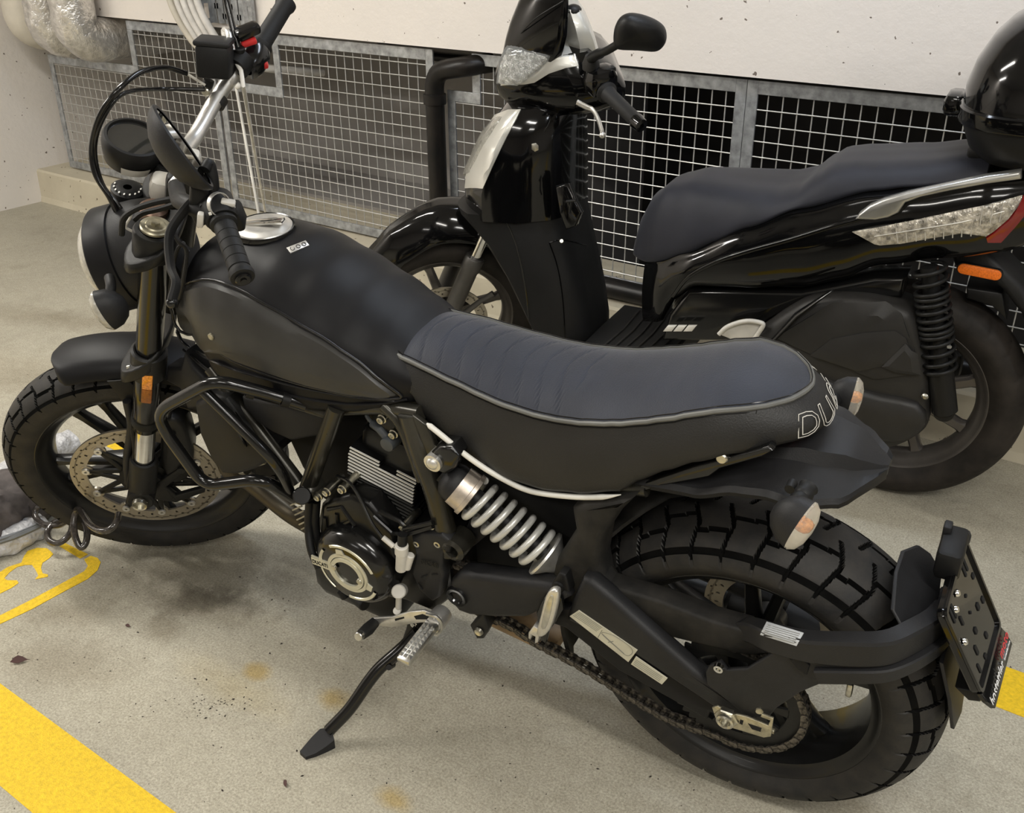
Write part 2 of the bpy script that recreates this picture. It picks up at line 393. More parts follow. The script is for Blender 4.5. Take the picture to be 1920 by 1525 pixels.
# ---------------------------------------------------------------- the setting
def struct(name, g, m_, parent=None, smooth=False):
    o = g.o(name, m_, parent, smooth=smooth)
    if parent is None: o['kind'] = 'structure'
    return o
XL, YB, HC = -5.26, 2.91, 2.75
fl = struct('floor', Geo().box((.5, -2, -.05), (12.5, 10.6, .1)), M_FLOOR)
struct('ceiling', Geo().box((.5, -2, HC+.1), (12.5, 10.6, .2)), M_CEIL)
wl = Geo().box((XL-.1, -1.6, HC/2), (.2, 11.4, HC)); struct('wall_left', wl, M_WALLL)
struct('wall_front', Geo().box((.5, -7.2, HC/2), (12.5, .2, HC)), M_WALL)
struct('wall_right', Geo().box((6.7, -2, HC/2), (.2, 10.6, HC)), M_WALL)
# back wall: the upper wall hangs over an opening; kerb below
struct('wall_back', Geo().box(((XL+6.7)/2, 3.10, (.98+HC)/2), (6.7-XL, .20, HC-.98)), M_WALL)
kg = Geo()
rk = []
for i in range(61):
    x = lerp(XL, 6.7, i/60); j = (noise.noise(V((x*3, 1, 0))))*.004
    rk.append([V((x, YB-.01, -.01)), V((x, YB+j, .03)), V((x, YB+.004+j, .165)), V((x, YB+.012, .175+j)), V((x, 3.35, .178)), V((x, 3.35, -.01))])
kg.ring_loft(rk); kerb = struct('trim_1', kg, M_CURB)
# light well behind the fence: shallow at the left, deep and coloured dark for its shade to the right
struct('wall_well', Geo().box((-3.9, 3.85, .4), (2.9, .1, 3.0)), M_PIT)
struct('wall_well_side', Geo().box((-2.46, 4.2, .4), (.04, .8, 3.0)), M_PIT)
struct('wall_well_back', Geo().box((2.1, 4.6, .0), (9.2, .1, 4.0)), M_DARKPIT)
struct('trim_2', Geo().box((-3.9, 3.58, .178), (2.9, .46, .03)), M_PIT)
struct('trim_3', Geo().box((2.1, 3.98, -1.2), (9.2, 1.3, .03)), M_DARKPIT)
# yellow bay lines and the bay symbol are paint on the floor
def paint(name, pts, h=.0012):
    return Geo().plate([V((p.x, p.y, h)) for p in pts], (0, 0, -h*.9)).o(name, M_YELLOW, fl, smooth=False)
paint('painted_line', [V((XL, .548, 0)), V((3, .530, 0)), V((3, .69, 0)), V((XL, .69, 0))])
paint('painted_line', [V((-.98, 1.824, 0)), V((4, 1.824, 0)), V((4, 1.962, 0)), V((-.98, 1.962, 0))])
paint('painted_symbol', [V((-2.585, 1.44, 0)), V((-2.49, 1.44, 0)), V((-2.49, 1.485, 0)), V((-2.585, 1.485, 0))])
paint('painted_symbol', [V((-2.12, 1.52, 0)), V((-2.05, 1.52, 0)), V((-2.05, 1.58, 0)), V((-2.12, 1.58, 0))])
b1 = [(0, 1171), (60, 1143), (120, 1110), (165, 1086), (183, 1070), (189, 1055), (183, 1047), (170, 1043), (158, 1050), (165, 1062), (158, 1072), (110, 1098), (50, 1130), (0, 1155)]
paint('painted_symbol_frame', [G0(*q) for q in [(-60, 1202)]+b1+[(-60, 1186)]])
paint('painted_symbol_frame', [G0(*q) for q in [(100, 1018), (112, 1014), (165, 1040), (150, 1048)]])
paint('painted_symbol', [G0(*q) for q in [(45, 1044), (52, 1034), (70, 1028), (88, 1029), (96, 1035), (100, 1040), (92, 1048), (80, 1056), (77, 1066), (80, 1076), (90, 1078), (90, 1082), (66, 1087), (72, 1080), (66, 1068), (60, 1060), (48, 1060), (32, 1064), (18, 1074), (8, 1085), (14, 1089), (32, 1089), (35, 1094), (22, 1103), (0, 1114), (-40, 1128), (-50, 1110), (-10, 1080), (15, 1064), (40, 1056)]])
# ---------------------------------------------------------------- motorcycle
from mathutils.bvhtree import BVHTree
def bvh_of(ob):
    me = ob.data; return BVHTree.FromPolygons([v.co.copy() for v in me.vertices], [tuple(p.vertices) for p in me.polygons])
def decal(ob, fr, pix, lift, m_, name, sm=0, nr=6, par=None, edge=.75, ang=30, label=None):
    """panel that follows the surface of ob, its outline given in the side view"""
    bv = bvh_of(ob); o0 = fr.Mi @ (CO-fr.O)
    P = [V((a_, b_, 0)) for a_, b_ in pix]
    if sm: P = cat(P, sm, True)
    else:
        Q = []
        for i in range(len(P)):
            for k in range(3): Q.append(P[i].lerp(P[(i+1) % len(P)], k/3))
        P = Q
    c = sum(P, V())/len(P)
    def hit(q):
        d = (fr.Mi @ at(q.x, q.y)).normalized(); h = bv.ray_cast(o0, d)
        return (h[0], h[1] if h[1].dot(d) < 0 else -h[1]) if h[0] else None
    hc_ = hit(c)
    rings = []; last = [hc_]*len(P)
    for k in range(1, nr+2):
        t = k/nr if k <= nr else 1.0; r = []; nl_ = []
        for i, p in enumerate(P):
            h = hit(c.lerp(p, t)) or last[i] or hc_
            if h is None: return None
            nl_.append(h); l = lift*(1 if k < nr else edge) if k <= nr else -.006
            r.append(h[0]+h[1]*l)
        last = nl_; rings.append(r)
    rings.insert(0, [hc_[0]+hc_[1]*lift+(q-hc_[0]-hc_[1]*lift)*.02 for q in rings[0]])
    return Geo().ring_loft(rings, cap1=False).o(name, m_, par or ob, ang=ang, label=label)
B = BK; L = B.L; F = B.F; st = B.st
moto = empty('motorcycle', 'matt black scrambler motorcycle leaning on its side stand in the foreground', 'motorcycle', B.mw)
RR, RF, WB = .315, .3166, 1.445
YV = V((0, 1, 0))
def side(pix, y0, d, bev=.003, sm=0, front=L, **k):
    """flat part cut to a side-view outline, its outer face at lateral offset y0, d thick inwards"""
    pts = [front(px, py, y0) for px, py in pix]
    if sm: pts = cat(pts, sm, True)
    return Geo().plate(pts, (0, d, 0), bev, **k)
def tyre(R, W, rho, ytr, beadr, beady, c, grooves, Nu=720, nt=44, tf=None):
    prof = []
    for k in range(nt+1):
        y = -ytr+2*ytr*k/nt; prof.append((R-(rho-math.sqrt(rho*rho-y*y)), y, 1))
    re = prof[0][0]
    sw = [(lerp(re, beadr, t), W/2*(1 - .0*t) if False else lerp(ytr, W/2, math.sin(min(1, t*2.2)*math.pi/2)) if t < .45 else lerp(W/2, beady, ((t-.45)/.55)**1.6), 0) for t in [q/9 for q in range(1, 10)]]
    full = [(r, -y, 0) for r, y, _ in reversed(sw)]+prof+[(r, y, 0) for r, y, _ in sw]
    g = Geo(); P = len(full); vs = []; c = V(c); dp_ = []
    for i in range(Nu):
        a = 2*math.pi*i/Nu; ca, sa = math.cos(a), math.sin(a)
        for r, y, t in full:
            gr_ = 0
            if t: gr_ = grooves(a*R, y); r -= gr_
            elif abs(abs(y)-ytr) < .012 and r > re-.02: r -= grooves(a*R, math.copysign(ytr, y))*.6
            vs.append(c+V((ca*r, y, sa*r))); dp_.append(gr_ > .001)
    fs = [(i*P+k, ((i+1) % Nu)*P+k, ((i+1) % Nu)*P+k+1, i*P+k+1) for i in range(Nu) for k in range(P-1)]
    g.add(vs, fs); g.dark = [sum(dp_[q] for q in f) >= 2 for f in fs]
    if tf: g.xf(tf)
    return g
def groove_faces(o_, flags):
    o_.data.materials.append(M_GROOVE)
    if len(flags) == len(o_.data.polygons):
        for p_, f_ in zip(o_.data.polygons, flags):
            if f_: p_.material_index = 1
    else: print('groove mismatch')
def enduro(R, ytr, n, wg=.0045, dp=.006):
    P = 2*math.pi*R/n
    def f(u, y):
        v = y/ytr; av = abs(v)
        off = .0 if v > 0 else .5
        bend = .62*av if av < .52 else .62*.52-.45*(av-.52)
        s = u/P + off + bend
        fr = (s+.5) % 1-.5; cell = int(math.floor(s+.5)); h = 0
        if abs(fr)*P < wg*.55 and av > .05: h = dp
        cell2 = int(math.floor(s)); vc = .36 if cell2 % 2 else .64
        if abs(av-vc-.05*(((s % 1)-.5)))*ytr < wg*.42: h = dp*.9
        if abs(av-.955)*ytr < wg*.3: h = max(h, dp*.4)
        return h
    return f
# ---- front wheel (turned to the left)
fc = V((-WB, 0, RF))
def rim(R, hw, c, tf=None, inner=.028):
    pr = [(R+.003, -hw), (R-.002, -hw-.002), (R-.008, -hw+.002), (R-.011, -hw+.008), (R-.020, -hw+.013), (R-.030, -hw*.45), (R-.034, -.012), (R-.034, .012), (R-.030, hw*.45), (R-.020, hw-.013), (R-.011, hw-.008), (R-.008, hw-.002), (R-.002, hw+.002), (R+.003, hw),
          (R-.004, hw-.004), (R-.014, hw-.014), (R-.022, hw*.4), (R-.026, 0), (R-.022, -hw*.4), (R-.014, -hw+.014), (R-.004, -hw+.004)]
    g = Geo().lathe(pr, c, YV, 128, close_prof=True)
    if tf: g.xf(tf)
    return g
fw_ = rim(.2425, .045, fc, st).o('front_wheel_rim', M_RIM, moto)
tg_ = tyre(RF, .112, .066, .055, .240, .045, fc, enduro(RF, .055, 38, .0050, .005), Nu=1000, nt=48, tf=st); groove_faces(tg_.o('front_tire', M_RUB, fw_), tg_.dark)
def spoke_geo(c, a, r0_, r1_, w0, w1, y0, y1, t0, t1, bend=0):
    d = V((math.cos(a), 0, math.sin(a))); e = V((-math.sin(a), 0, math.cos(a))); rings = []
    for k in range(7):
        t = k/6; p = V(c)+d*lerp(r0_, r1_, t)+e*bend*math.sin(t*math.pi)+V((0, lerp(y0, y1, t), 0)); w_ = lerp(w0, w1, t)/2; h = lerp(t0, t1, t)/2
        if k == 6: w_ *= 1.6
        rings.append([p+e*w_*x+YV*h*z for x, z in ((-1, -.5), (-.6, -1), (.6, -1), (1, -.5), (1, .5), (.6, 1), (-.6, 1), (-1, .5))])
    return Geo().ring_loft(rings)
for k in range(10):
    a = 2*math.pi*(k//2)/5+(.17 if k % 2 else -.17)+.62
    spoke_geo(fc, a, .035, .212, .022, .018, 0, 0, .04, .022).xf(st).o('spoke', M_RIM, fw_)
Geo().lathe([(.0, -.062), (.03, -.062), (.032, -.05), (.042, -.03), (.045, 0), (.042, .03), (.032, .05), (.03, .062), (0, .062)], fc, YV, 32).xf(st).o('hub', M_RIM, fw_)
# brake disc: drilled rotor ring and its carrier
def disc(c, R, ri, y, n_h, yt=.005):
    g = Geo(); rows = [ri, ri+.012, ri+.026, R-.010, R]; 
    N = n_h*6; cx_ = V(c)+YV*y
    # build annulus with hole pattern by omitting cells at 3 radii
    rr = [ri, ri+.008, ri+.0145, ri+.019, ri+.0255, R-.0125, R-.006, R]
    for s_ in (-1, 1):
        vs = []; P = len(rr)
        for i in range(N):
            a = 2*math.pi*i/N
            for r in rr: vs.append(cx_+V((math.cos(a)*r, s_*yt/2, math.sin(a)*r)))
        fs = []
        for i in range(N):
            for k in range(P-1):
                q = i % 6
                if (k == 1 and q == 0) or (k == 3 and q == 2) or (k == 5 and q == 4): continue
                j = (i+1) % N; fs.append((i*P+k, j*P+k, j*P+k+1, i*P+k+1))
        g.add(vs, fs)
    g.lathe([(R, -yt/2), (R, yt/2)], cx_, YV, N); g.lathe([(ri, -yt/2), (ri, yt/2)], cx_, YV, N)
    return g
dy = -.0613
dsc = disc(fc, .165, .130, dy, 30).xf(st).o('front_brake_disc', M_DISC, fw_, smooth=False)
carr = Geo()
for k in range(10):
    a = 2*math.pi*k/10+.2
    for s_ in (-1, 1):
        a0_ = a+s_*.30; d0 = V((math.cos(a0_), 0, math.sin(a0_))); d1 = V((math.cos(a), 0, math.sin(a))); e = V((-math.sin(a), 0, math.cos(a)))
        p0 = fc+d0*.052+YV*(dy-.0055); p1 = fc+d1*.126+YV*(dy-.0055); dd = (p1-p0).normalized(); n2_ = dd.cross(YV).normalized()
        carr.plate([p0-n2_*.0065, p1-n2_*.0055, p1+n2_*.0055, p0+n2_*.0065], (0, .006, 0), .001)
carr.lathe([(.036, dy-.012), (.058, dy-.010), (.060, dy+.004), (.036, dy+.006)], fc, YV, 40, close_prof=True)
carr.xf(st).o('disc_carrier', M_DARKM, fw_)
ear = Geo()
for k in range(10):
    a = 2*math.pi*k/10+.2; p = fc+V((math.cos(a)*.129, 0, math.sin(a)*.129)); ear.lathe([(0, dy-.003), (.0155, dy-.003), (.0155, dy+.002), (0, dy+.002)], p, YV, 16)
ear.xf(st).o('rotor_ears', M_DISC, fw_, kind='stuff')
rv = Geo()
for k in range(10):
    a = 2*math.pi*k/10+.2; p = fc+V((math.cos(a)*.130, dy, math.sin(a)*.130)); rv.lathe([(.0030, -.004), (.0030, -.0085), (.0085, -.0085), (.0095, -.004)], p, YV, 16)
rv.xf(st).o('disc_rivets', M_ALUD, fw_, kind='stuff')
# ---- fork
def axis(z, y=0): return V((-1.149-(z-.998)*-math.tan(rad(-24)), y, z)) if False else V((-WB+.0-(RF-z)*math.tan(rad(24)), y, z))
up = B.ax
def fk(z, y): # point on a fork leg centre line at height z
    return V((-WB+(z-RF)*math.tan(rad(24))-.004, y, z))
for sgn in (-1, 1):
    y = sgn*.105
    bt = Geo().lathe([(0, 0), (.024, 0), (.027, .004), (.027, .20), (.025, .205), (.0255, .21), (.0255, .475), (.027, .48), (.027, .52), (0, .52)], fk(.522, y), up, 32)
    leg = bt.xf(st).o('fork_outer_tube', M_GLOSS, moto)
    Geo().cyl(fk(.38, y), fk(.53, y), .0215, n=28).xf(st).o('fork_stanchion', M_CHROME, leg)
    lo = Geo().lathe([(0, -.045), (.020, -.045), (.028, -.03), (.030, 0), (.0305, .09), (.028, .10), (.023, .102), (.022, .1)], fk(.335, y), up, 28)
    lo.cyl(fk(RF, y)-YV*.03, fk(RF, y)+YV*.03, .030, n=24, bev=.004)
    lo.xf(st).o('fork_foot', M_DARKM, leg)
    if sgn < 0:
        ax_ = fk(RF, -.135)
        Geo().cyl(ax_, ax_+YV*.02, .021, n=24, bev=.002).lathe([(.0135, 0), (.0135, -.010), (.016, -.012), (.017, -.002)], ax_, YV, 24).cyl(ax_-YV*.004, ax_+YV*.01, .018, n=6).xf(st).o('axle_nut', M_STEEL, leg)
    # dust seal ring
    Geo().lathe([(.0262, 0), (.029, .003), (.029, .018), (.0262, .022)], fk(.535, y), up, 28).xf(st).o('dust_seal', M_PLAST, leg)
    cap = fk(1.0, y)
    Geo().lathe([(0, .020), (.016, .020), (.018, .018), (.0245, .018), (.0265, .016), (.0265, .012)], cap, up, 32).xf(st).o('fork_cap', M_GOLD if sgn < 0 else M_DARKM, leg)
    Geo().lathe([(0, -.045), (.036, -.045), (.038, -.04), (.038, .004), (.035, .009), (.027, .010), (.026, .006)], cap, up, 36).xf(st).o('fork_collar', M_DARKM, leg)
    Geo().cyl(cap+up*.018, cap+up*.026, .008, n=6).xf(st).o('cap_hexagon', M_GOLD if sgn < 0 else M_PLAST, leg)
    # lower clamp collar
    Geo().lathe([(.027, -.035), (.034, -.033), (.035, -.01), (.035, .03), (.030, .034), (.027, .034)], fk(.705, y), up, 28).xf(st).o('fork_clamp', M_DARKM, leg)
    bl = Geo()
    for q in (-.018, .012): p = fk(.705+q, y)+V((-.036, -.018*sgn*-1, -.004)); bl.cyl(p, p+V((-.006, 0, 0)), .0055, n=10)
    bl.xf(st).o('clamp_bolts', M_STEEL, leg)
rp = F(276, 727, -.134)
Geo().box(rp+V((-.002, .004, 0)), (.026, .010, .092), Matrix.Rotation(rad(24), 3, 'Y'), .004).xf(st).o('reflector_bracket', M_PLAST, moto)
rr_ = Matrix.Rotation(rad(24), 3, 'Y')
rfl = Geo().box(rp+up*.020+V((0, -.003, 0)), (.020, .008, .040), rr_, .002).xf(st).o('side_reflector', M_ORANGE, moto, label='bright amber side reflector on the fork leg')
Geo().box(rp-up*.021+V((0, -.003, 0)), (.020, .007, .040), rr_, .002).xf(st).o('reflector_lower_half', mat('dark_amber_plastic', (.28, .09, .01), .35, var=(200, .2)), rfl)
# triple clamps
tc_ = Geo().plate(cat([V((-1.115, -.14, 1.0)), V((-1.19, -.145, .985)), V((-1.205, -.09, .985)), V((-1.17, 0, .99)), V((-1.205, .09, .985)), V((-1.19, .145, .985)), V((-1.115, .14, 1.0)), V((-1.09, 0, 1.005))], 4, True), up*-.026, .004)
tc_.xf(lambda p: p-up*.012).xf(st).o('upper_triple_clamp', M_DARKM, moto)
tc_ = Geo().plate(cat([V((-1.24, -.13, .74)), V((-1.315, -.135, .715)), V((-1.325, -.09, .715)), V((-1.29, 0, .72)), V((-1.325, .09, .715)), V((-1.315, .135, .715)), V((-1.24, .13, .74)), V((-1.215, 0, .745))], 4, True), up*-.035, .004)
tc_.xf(st).o('lower_triple_clamp', M_DARKM, moto)
Geo().cyl(V((-1.225, 0, .75)), V((-1.105, 0, 1.0)), .028, n=20).o('steering_head', M_TUBE, moto)
# abs sensor cable / brake hose guard beside the left leg
Geo().tube(cat([F(238, 752, -.085), F(246, 800, -.09), F(238, 860, -.09), F(240, 905, -.09)], 5), .009, 10).xf(st).o('hose_guard', M_PLAST2, moto)
g = Geo().tube(cat([F(252, 765, -.10), F(247, 800, -.11), F(252, 850, -.11), F(243, 890, -.11), F(240, 915, -.11)], 5), .004, 8)
g.xf(st).o('sensor_cable', M_PLAST, moto)
Geo().lathe([(.022, -.004), (.040, -.004), (.042, .004), (.022, .004)], fc+YV*(-.082), YV, 40, close_prof=True).xf(st).o('sensor_ring', M_DARKM, moto)
# caliper behind the left leg
cal = Geo().plate(cat([F(310, 790, -.085), F(345, 800, -.085), F(362, 860, -.085), F(350, 900, -.085), F(318, 905, -.085), F(300, 860, -.085)], 3, True), (0, .07, 0), .008)
calo = cal.xf(st).o('front_brake_caliper', M_DARKM, moto)
g = Geo()
for px, py in ((322, 812), (340, 880)):
    p = F(px, py, -.086); g.cyl(p, p-YV*.006, .009, n=14)
g.xf(st).o('caliper_bolts', M_DARKM, calo)
Geo().plate([F(283, 925, -.088), F(296, 905, -.088), F(345, 873, -.088), F(352, 880, -.088), F(312, 914, -.088), F(330, 930, -.088), F(385, 915, -.088), F(384, 924, -.088), F(330, 943, -.088), F(292, 938, -.088)], (0, .012, 0), .002).xf(st).o('caliper_bracket', M_DARKM, moto)
# front fender
fr = []
for k in range(25):
    a = rad(lerp(54, 101, k/24)); R_ = RF+.043; row = []
    hw = .067*math.sqrt(max(0, 1-max(0, (k/24-.86)/.14)**3))+.0015
    if k == 24: hw = .020
    for j in range(13):
        v = -1+2*j/12; drop = .014*(v*v)+.016*max(0, abs(v)-.75)/.25
        rr2 = R_-drop*(hw/.067)
        row.append(fc+V((math.cos(a)*rr2, v*hw, math.sin(a)*rr2)))
    fr.append(row)
outer = fr; inner = [[p+(fc+YV*(p.y)-p).normalized()*.004 for p in r] for r in fr]
g = Geo().ring_loft([o_+list(reversed(i_)) for o_, i_ in zip(outer, inner)])
fen = g.xf(st).o('front_fender', M_SATIN, moto, ang=60)
for sgn in (-1, 1):
    Geo().plate([V((-1.355, sgn*.070, .635)), V((-1.395, sgn*.070, .640)), V((-1.385, sgn*.074, .56)), V((-1.39, sgn*.080, .50)), V((-1.355, sgn*.082, .50)), V((-1.33, sgn*.074, .58))], (0, sgn*.004, 0), .001).xf(st).o('fender_stay', M_PLAST, fen)

# ---- headlight: bucket with chrome-clear lens, offset ahead of the fork
hc = V((-1.245, 0, .888)); ha = V((-math.cos(rad(6)), 0, -math.sin(rad(6))))
hl = Geo().lathe([(0, -.115), (.045, -.112), (.078, -.098), (.093, -.07), (.098, -.03), (.098, .0), (.096, .006)], hc, ha, 48).xf(st).o('headlight_shell', M_PLAST2, moto)
Geo().lathe([(.097, .002), (.101, .004), (.101, .046), (.098, .050), (.092, .050), (.092, .02)], hc, ha, 56).xf(st).o('headlight_rim', M_SATIN, hl)
Geo().lathe([(.0, .092), (.03, .090), (.055, .083), (.075, .072), (.088, .058), (.092, .046)], hc, ha, 48).xf(st).o('headlight_lens', M_CLEAR, hl, label='ribbed clear headlight glass')
Geo().lathe([(0, .0), (.05, .006), (.08, .03), (.09, .047)], hc, ha, 40).xf(st).o('headlight_reflector', M_REFL, hl)
# instrument: single round gauge to the right of the bars
gc = F(247, 262, .085); 
gc = F(249, 271, .095); ga = V((.50, -.08, .86)).normalized()
gt = Geo().lathe([(0, -.05), (.030, -.048), (.047, -.035), (.053, -.012), (.055, .0), (.055, .012), (.052, .018), (.047, .019), (.045, .012)], gc, ga, 48).xf(st).o('instrument_gauge', M_PLAST, moto)
Geo().lathe([(0, .0135), (.045, .0135)], gc, ga, 40).xf(st).o('gauge_glass', mat('gauge_glass', (.02, .02, .018), .08, coat=1, spec=.8), gt)
e1g = ga.orthogonal().normalized()
if abs(ga.y) > .8: e1g = (V((1, 0, 0))-ga*ga.x).normalized()
e2g = ga.cross(e1g); vg = B.Ri @ ((B.Mi @ (CO-B.O))-B.q)+B.q-gc; ag = math.atan2(vg.dot(e2g), vg.dot(e1g))
Geo().lathe([(.0540, -.016), (.0515, -.026), (.048, -.036)], gc, ga, 24, a0=ag-.25, a1=ag+.75).xf(st).o('gauge_band', M_LGREY, gt, label='pale band round the gauge housing')
# handlebar
def hb(pts): return [V(p) for p in pts]
bar_pts = [F(441, 478, -.37), F(412, 395, -.30), V((-1.03, -.225, 1.135)), V((-1.07, -.13, 1.075)), V((-1.092, -.06, 1.055)), V((-1.095, 0, 1.055)), V((-1.092, .06, 1.055)), F(364, 262, .115), F(405, 185, .205), F(445, 130, .255), F(500, 72, .33), F(530, 28, .375)]
hbar = Geo().tube(fillet(bar_pts[4:-1], .05, 6), .0142, 16).xf(st).o('handlebar', M_ALUD, moto)
gL0s = F(418, 415, -.275)
Geo().tube(fillet([V((-1.092, -.058, 1.055)), V((-1.07, -.13, 1.075)), V((-1.03, -.225, 1.135)), gL0s], .05, 6), .0145, 16).xf(st).o('bar_sleeve', M_PLAST, hbar)
Geo().lathe([(.0168, -.004), (.0185, -.004), (.0185, .004), (.0168, .004)], F(410, 383, -.268), (F(412, 395, -.295)-V((-1.03, -.225, 1.135))).normalized(), 20).xf(st).o('bar_ring', M_ALUD, hbar)
# grips
def grip(a, b, nm):
    g = Geo(); d = (b-a); Lg = d.length; d.normalize()
    prof = [(.0, 0), (.020, 0), (.0215, .003), (.0215, .008), (.0165, .010)]
    n = 5
    for k in range(n):
        z0 = .014+(Lg-.03)*k/n; z1 = .014+(Lg-.03)*(k+.92)/n
        prof += [(.0172, z0), (.0172, z1), (.0160, z1+.0005), (.0160, z1+.0018)]
    prof += [(.0185, Lg-.012), (.0195, Lg-.006), (.0185, Lg), (.010, Lg+.001), (0, Lg+.001)]
    g.lathe(prof, a, d, 28); return g.xf(st).o(nm, M_GRIP, hbar)
gL0, gL1 = F(418, 415, -.275), F(455, 521, -.385)
gr = grip(gL0, gL1, 'grip'); d_ = (gL1-gL0).normalized()
Geo().cyl(gL1, gL1+d_*.006, .0125, n=20, bev=.002).cyl(gL1+d_*.004, gL1+d_*.008, .005, n=8).xf(st).o('bar_end_cap', M_GLOSS, hbar)
gR0, gR1 = F(484, 92, .30), F(527, 22, .385)
dR = (gR1-gR0).normalized()
Geo().lathe([(0, 0), (.022, 0), (.024, .004), (.024, .010), (.0185, .014), (.018, .05), (.0175, .11), (.0205, .118), (.0205, .126), (.016, .130), (0, .130)], gR0, dR, 28).xf(st).o('grip', M_GRIP, hbar)
# left switch gear
sw = Geo().box(gL0-d_*.022, (.046, .046, .046), None, .012)
sd = Geo(); sd.lathe([(.012, -.05), (.024, -.05), (.027, -.046), (.027, -.006), (.024, 0), (.012, 0)], gL0, d_, 28); sd.box(gL0-d_*.027+V((.012, 0, -.018)), (.044, .04, .040), None, .008)
swo = sd.xf(st).o('switch_housing', M_PLAST, hbar)
for px, py, sz in ((428, 380, (.022, .014, .008)), (430, 392, (.018, .012, .012)), (376, 412, (.010, .012, .026))):
    p = F(px, py, -.262 if px > 400 else -.275); Geo().box(p, sz, Matrix.Rotation(.4, 3, 'Y'), .003).xf(st).o('switch_button', M_LGREY, swo)
g = Geo().box(F(394, 401, -.305), (.004, .002, .004)); g.xf(st).o('switch_mark', M_WHITE, swo)
# clutch perch and lever on the left
pc = F(393, 380, -.235)
Geo().lathe([(.013, -.016), (.021, -.016), (.022, 0), (.021, .016), (.013, .016)], pc, d_, 20).xf(st).o('clutch_perch', M_PLAST, hbar)
Geo().tube(cat([F(372, 368, -.225), F(345, 395, -.25), F(318, 440, -.28), F(320, 500, -.33), F(330, 530, -.36), F(322, 565, -.385)], 5), [.006]*26, 8, flat=1.4).xf(st).o('clutch_lever', M_PLAST, hbar)
Geo().tube(cat([F(345, 385, -.215), F(322, 420, -.235), F(334, 452, -.25), F(350, 470, -.25), F(345, 520, -.26), F(336, 560, -.25)], 5), .0035, 8).xf(st).o('clutch_cable', M_PLAST, hbar)
Geo().sphere(F(322, 568, -.385), .009, 14).xf(st).o('lever_ball', M_GLOSS, hbar)
# left mirror: dish seen edge-on, folded up beside the gauge
mc = F(330, 283, -.235); 
e_a, e_b = F(283, 204, -.25), F(388, 352, -.25)
rim_n = 40
dish_n = (F(352, 262, -.20)-mc)
na = (e_b-e_a); Rm = na.length/2*.98; na.normalize(); ctr = (e_a+e_b)/2
vw = (B.Ri @ ((B.Mi @ (CO-B.O))-B.q)+B.q-ctr).normalized()
wn = na.cross(vw).normalized()       # perpendicular to the long axis, in the picture plane
dn = (wn*.93+vw*.30).normalized()
if dn.x < 0: dn = -dn
dn = (wn*(.985 if wn.x > 0 else -.985)+vw*.10).normalized()
Geo().lathe([(0, -.034), (.020, -.0325), (.040, -.027), (.058, -.016), (.068, -.006), (.072, 0), (.074, .006), (.071, .009), (.066, .008)], ctr, dn, 48).xf(lambda p: ctr+(p-ctr)*(Rm/.074)).xf(st).o('mirror', M_PLAST2, moto).name = 'mirror'
mir = bpy.data.objects['mirror']; mir['label'] = 'round black mirror turned edge-on'
Geo().lathe([(0, .0065), (.066, .0065)], ctr, dn, 40).xf(lambda p: ctr+(p-ctr)*(Rm/.074)).xf(st).o('mirror_glass', M_MIRR, mir)
Geo().tube(fillet([F(384, 318, -.235), F(393, 300, -.22), F(402, 345, -.235), F(400, 378, -.24)], .02), .0085, 12).xf(st).o('mirror_stem', M_PLAST, mir)
Geo().plate([F(355, 350, -.25), F(352, 400, -.25), F(370, 432, -.25), F(398, 420, -.25), F(392, 360, -.25)], (0, .03, 0), .006).xf(st).o('clutch_bracket', M_PLAST, hbar)
# right-hand controls: reservoir, throttle housing, switches, lever, mirror stem
rs = F(404, 112, .215)
Rr = Matrix.Rotation(rad(-18), 3, 'X') @ Matrix.Rotation(rad(14), 3, 'Y')
res = Geo().box(rs, (.062, .066, .060), Rr, .008).xf(st).o('brake_fluid_reservoir', M_PLAST, hbar)
Geo().box(rs+Rr @ V((0, 0, .033)), (.066, .070, .010), Rr, .004).xf(st).o('reservoir_lid', M_PLAST2, res)
Geo().cyl(F(392, 150, .205), F(386, 172, .20), .010, n=16).xf(st).o('master_cylinder', M_PLAST, hbar)
Geo().cyl(F(390, 168, .20), F(385, 174, .185), .008, n=12, bev=.002).xf(st).o('banjo_bolt', M_STEEL, hbar)
Geo().lathe([(.014, -.055), (.026, -.053), (.031, -.04), (.031, -.012), (.026, 0), (.014, 0)], gR0, dR, 28).xf(st).o('throttle_housing', M_GLOSS, hbar)
Geo().box(F(463, 58, .27), (.05, .030, .022), Matrix.Rotation(.5, 3, 'Z'), .008).xf(st).o('throttle_switch_housing', M_GLOSS, hbar)
g = Geo().box(F(466, 78, .262), (.030, .020, .012), Matrix.Rotation(.3, 3, 'Z'), .004); g.xf(st).o('engine_stop_switch', M_RED, hbar, label='red rocker switch')
Geo().box(F(496, 122, .265), (.014, .014, .012), None, .003).xf(st).o('starter_button', M_RED, hbar, label='red start button')
Geo().box(F(491, 107, .27), (.010, .010, .008), None, .002).xf(st).o('switch_button', M_LGREY, hbar)
Geo().lathe([(.015, -.014), (.026, -.014), (.027, 0), (.026, .014), (.015, .014)], F(447, 118, .245), dR, 20).xf(st).o('brake_perch', M_PLAST, hbar)
Geo().tube(cat([F(449, 96, .245), F(437, 55, .27), F(424, 0, .30), F(408, -60, .34)], 5), .0062, 12).xf(st).o('right_mirror_stem', M_GLOSS, hbar)
Geo().cyl(F(448, 88, .245), F(450, 112, .245), .011, n=16, bev=.002).xf(st).o('mirror_stem_nut', M_PLAST, hbar)
Geo().tube(cat([F(436, 95, .235), F(428, 62, .26), F(420, 58, .30), F(424, 75, .25)], 5), .006, 10).xf(st).o('brake_lever', M_ALUD, hbar)
